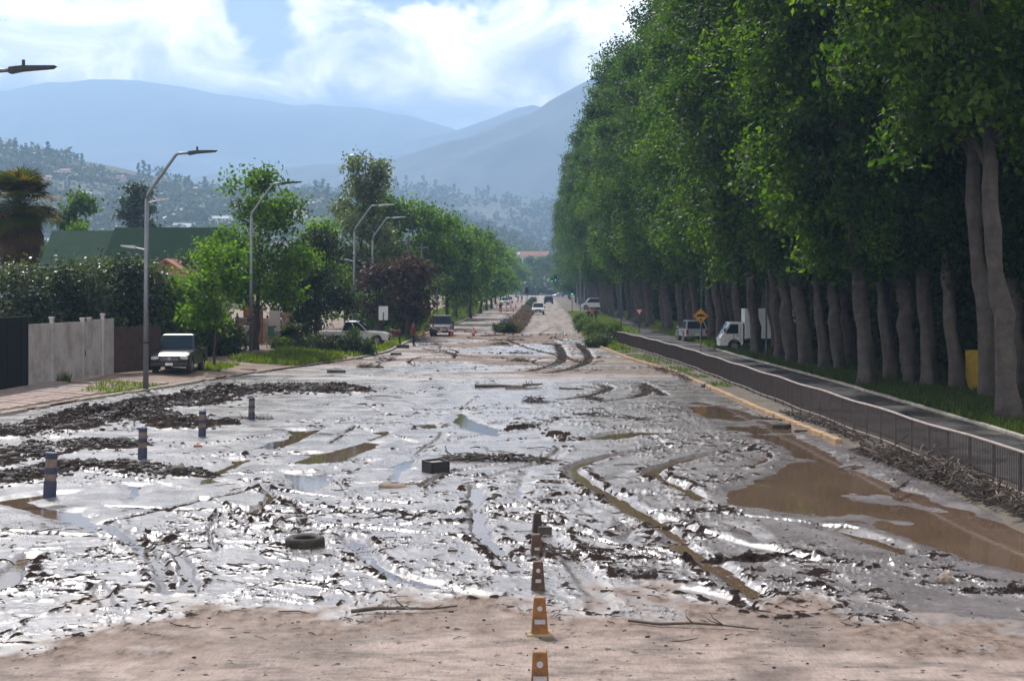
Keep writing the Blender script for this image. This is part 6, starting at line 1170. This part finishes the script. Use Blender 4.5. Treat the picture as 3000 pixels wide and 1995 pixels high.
heap('tangled driftwood piled along the foot of the railing, near part', 2540, 1330, 3080, 1545, 0.34, 0.42, 1700, 2, 0.7, z=0.05); heap('pale straw and twigs mixed into the railing debris', 2540, 1330, 3060, 1530, 0.32, 0.40, 420, 3, 0.55, m=M_STICK2, z=0.08); heap('driftwood along the foot of the railing, far part', 2300, 1215, 2570, 1318, 0.28, 0.2, 420, 4, 0.6, z=0.06)
heap('twigs caught on the railing by the yellow kerb', 1925, 1085, 2020, 1120, 0.4, 0.2, 120, 5, 0.6, z=0.1)
for i, (x0, y0, x1, y1, n, h, lab) in enumerate(((1540,1180,1600,1182,60,0.22,'root ball with spiky twigs in the middle distance'),(1715,1172,1760,1175,40,0.2,'torn root lump with pale end on the pale mud'),(1435,1000,1540,998,70,0.2,'dark debris heap below the tape, left'),(1440,1012,1490,1012,60,0.3,'small dark debris mound on the far silt'),(1490,1037,1560,1038,50,0.12,'line of twigs on the far silt'),(1490,1060,1550,1062,60,0.25,'spiky heap of twigs on the far silt'),(1440,1052,1490,1054,30,0.12,'little twig heap left of the spiky one'),(1230,1013,1290,1013,50,0.15,'rubble heap before the person in red'),(1050,1078,1120,1080,80,0.3,'root tangle below the flower bed'),(880,1066,960,1068,70,0.25,'brushwood heap on the kerb by the flower bed'),(1100,1066,1160,1058,70,0.45,'mound of dark silt and twigs at the corner of the kerb'),(1490,990,1560,990,40,0.15,'flattened debris below the tape, right'),(1700,1168,1730,1168,16,0.1,'few twigs beside the torn root lump'),(680,1228,800,1232,40,0.08,'twigs around the farthest bollard'),(1690,1215,1900,1235,60,0.10,'scattered twigs in the wet mud right of centre'),(1560,1620,1700,1640,40,0.06,'twigs strewn beside the lane cones'))):
    heap(lab, x0, y0, x1, y1, 0.18, h, n, 40+i, 0.6)
def litter(label, n, y0, y1, seed, ln):
    rng = np.random.default_rng(seed); xs = []; q = MB(); Y = rng.uniform(y0, y1, n); X = rng.uniform(-0.34, 0.20, n)*Y; Z = mud(X.copy(), Y.copy())[0]
    for x, y, z in zip(X, Y, Z):
        th = rng.normal()*0.6; l = ln*rng.lognormal(0, 0.5); d = Vector((math.cos(th), math.sin(th), rng.normal()*0.12))*l/2; p = Vector((x, y, z+0.012)); r = rng.uniform(0.004, 0.010)*(1+l); q.tube([p-d, p+Vector((rng.normal()*0.1*l, rng.normal()*0.15*l, rng.random()*0.05*l)), p+d], [r, r, r*0.5], 4)
    tag(q.build('litter_twigs', M_STICK), label, 'twigs', kind='stuff')
litter('twigs and reed bits strewn over the near mud', 330, 20.5, 33, 91, 0.13); litter('twigs and sticks strewn over the middle mud', 420, 34, 100, 92, 0.42)
# clods of dark mud along the berm, loose
cl = None; rng = np.random.default_rng(77); V_, Q_ = [], []
bm = bmesh.new(); bmesh.ops.create_icosphere(bm, subdivisions=1, radius=1); iv = np.array([v.co[:] for v in bm.verts]); iq = np.array([[v.index for v in f.verts] for f in bm.faces]); bm.free(); n0 = 0
def clods(pl, hw, n, s0):
    global n0
    P = smooth_line(gp(pl)); 
    for k in range(n):
        i = rng.integers(len(P)-1); f = rng.random(); p = P[i]*(1-f)+P[i+1]*f+rng.normal(0, hw*0.5, 2); s = s0*rng.lognormal(0, 0.5); x, y = p
        vv = iv*np.array([s*rng.uniform(.7, 1.5), s*rng.uniform(.7, 1.5), s*rng.uniform(.5, 1.0)])*(1+0.35*rng.normal(size=(len(iv), 1))*0.6); th = rng.uniform(0, 6.3); c_, s_ = math.cos(th), math.sin(th); vv = vv @ np.array([[c_, s_, 0], [-s_, c_, 0], [0, 0, 1]])
        V_.append(vv+np.array([x, y, 0])); Q_.append(iq+n0); n0 += len(iv)
for pl, hw, ht in BERMS: clods(pl, hw, int(260*hw*min(2, len(pl)/3)*(2.0 if hw > 0.8 else 0.7)), 0.036 if hw > 0.8 else 0.026)
for k in range(1700):
    y = 18+rng.random()**0.5*13; x = rng.uniform(-0.36, 0.33)*y; s = 0.007*rng.lognormal(0, 0.55); vv = iv*np.array([s*rng.uniform(.8, 2.4), s*rng.uniform(.8, 1.6), s*rng.uniform(.5, 1.0)])*(1+0.3*rng.normal(size=(len(iv), 1))*0.6); th = rng.normal()*0.5; c_, s_ = math.cos(th), math.sin(th); V_.append(vv @ np.array([[c_, s_, 0], [-s_, c_, 0], [0, 0, 1]])+np.array([x, y, 0])); Q_.append(iq+n0); n0 += len(iv)
AV = np.concatenate(V_); cen = AV.reshape(-1, len(iv), 3).mean(1); hz2, _, _ = mud(cen[:, 0].copy(), cen[:, 1].copy()); AV[:, 2] += np.repeat(hz2+0.01, len(iv))
tag(npmesh('mud_clods', AV, np.concatenate(Q_), mat('wet clods', (0.040, 0.029, 0.024), 0.6, spec=0.3, var=0.5, vscale=6, bump=0.5, bscale=25, col2=(0.016, 0.012, 0.010))), 'loose wet clods thrown up along the mud banks', 'mud', kind='stuff')
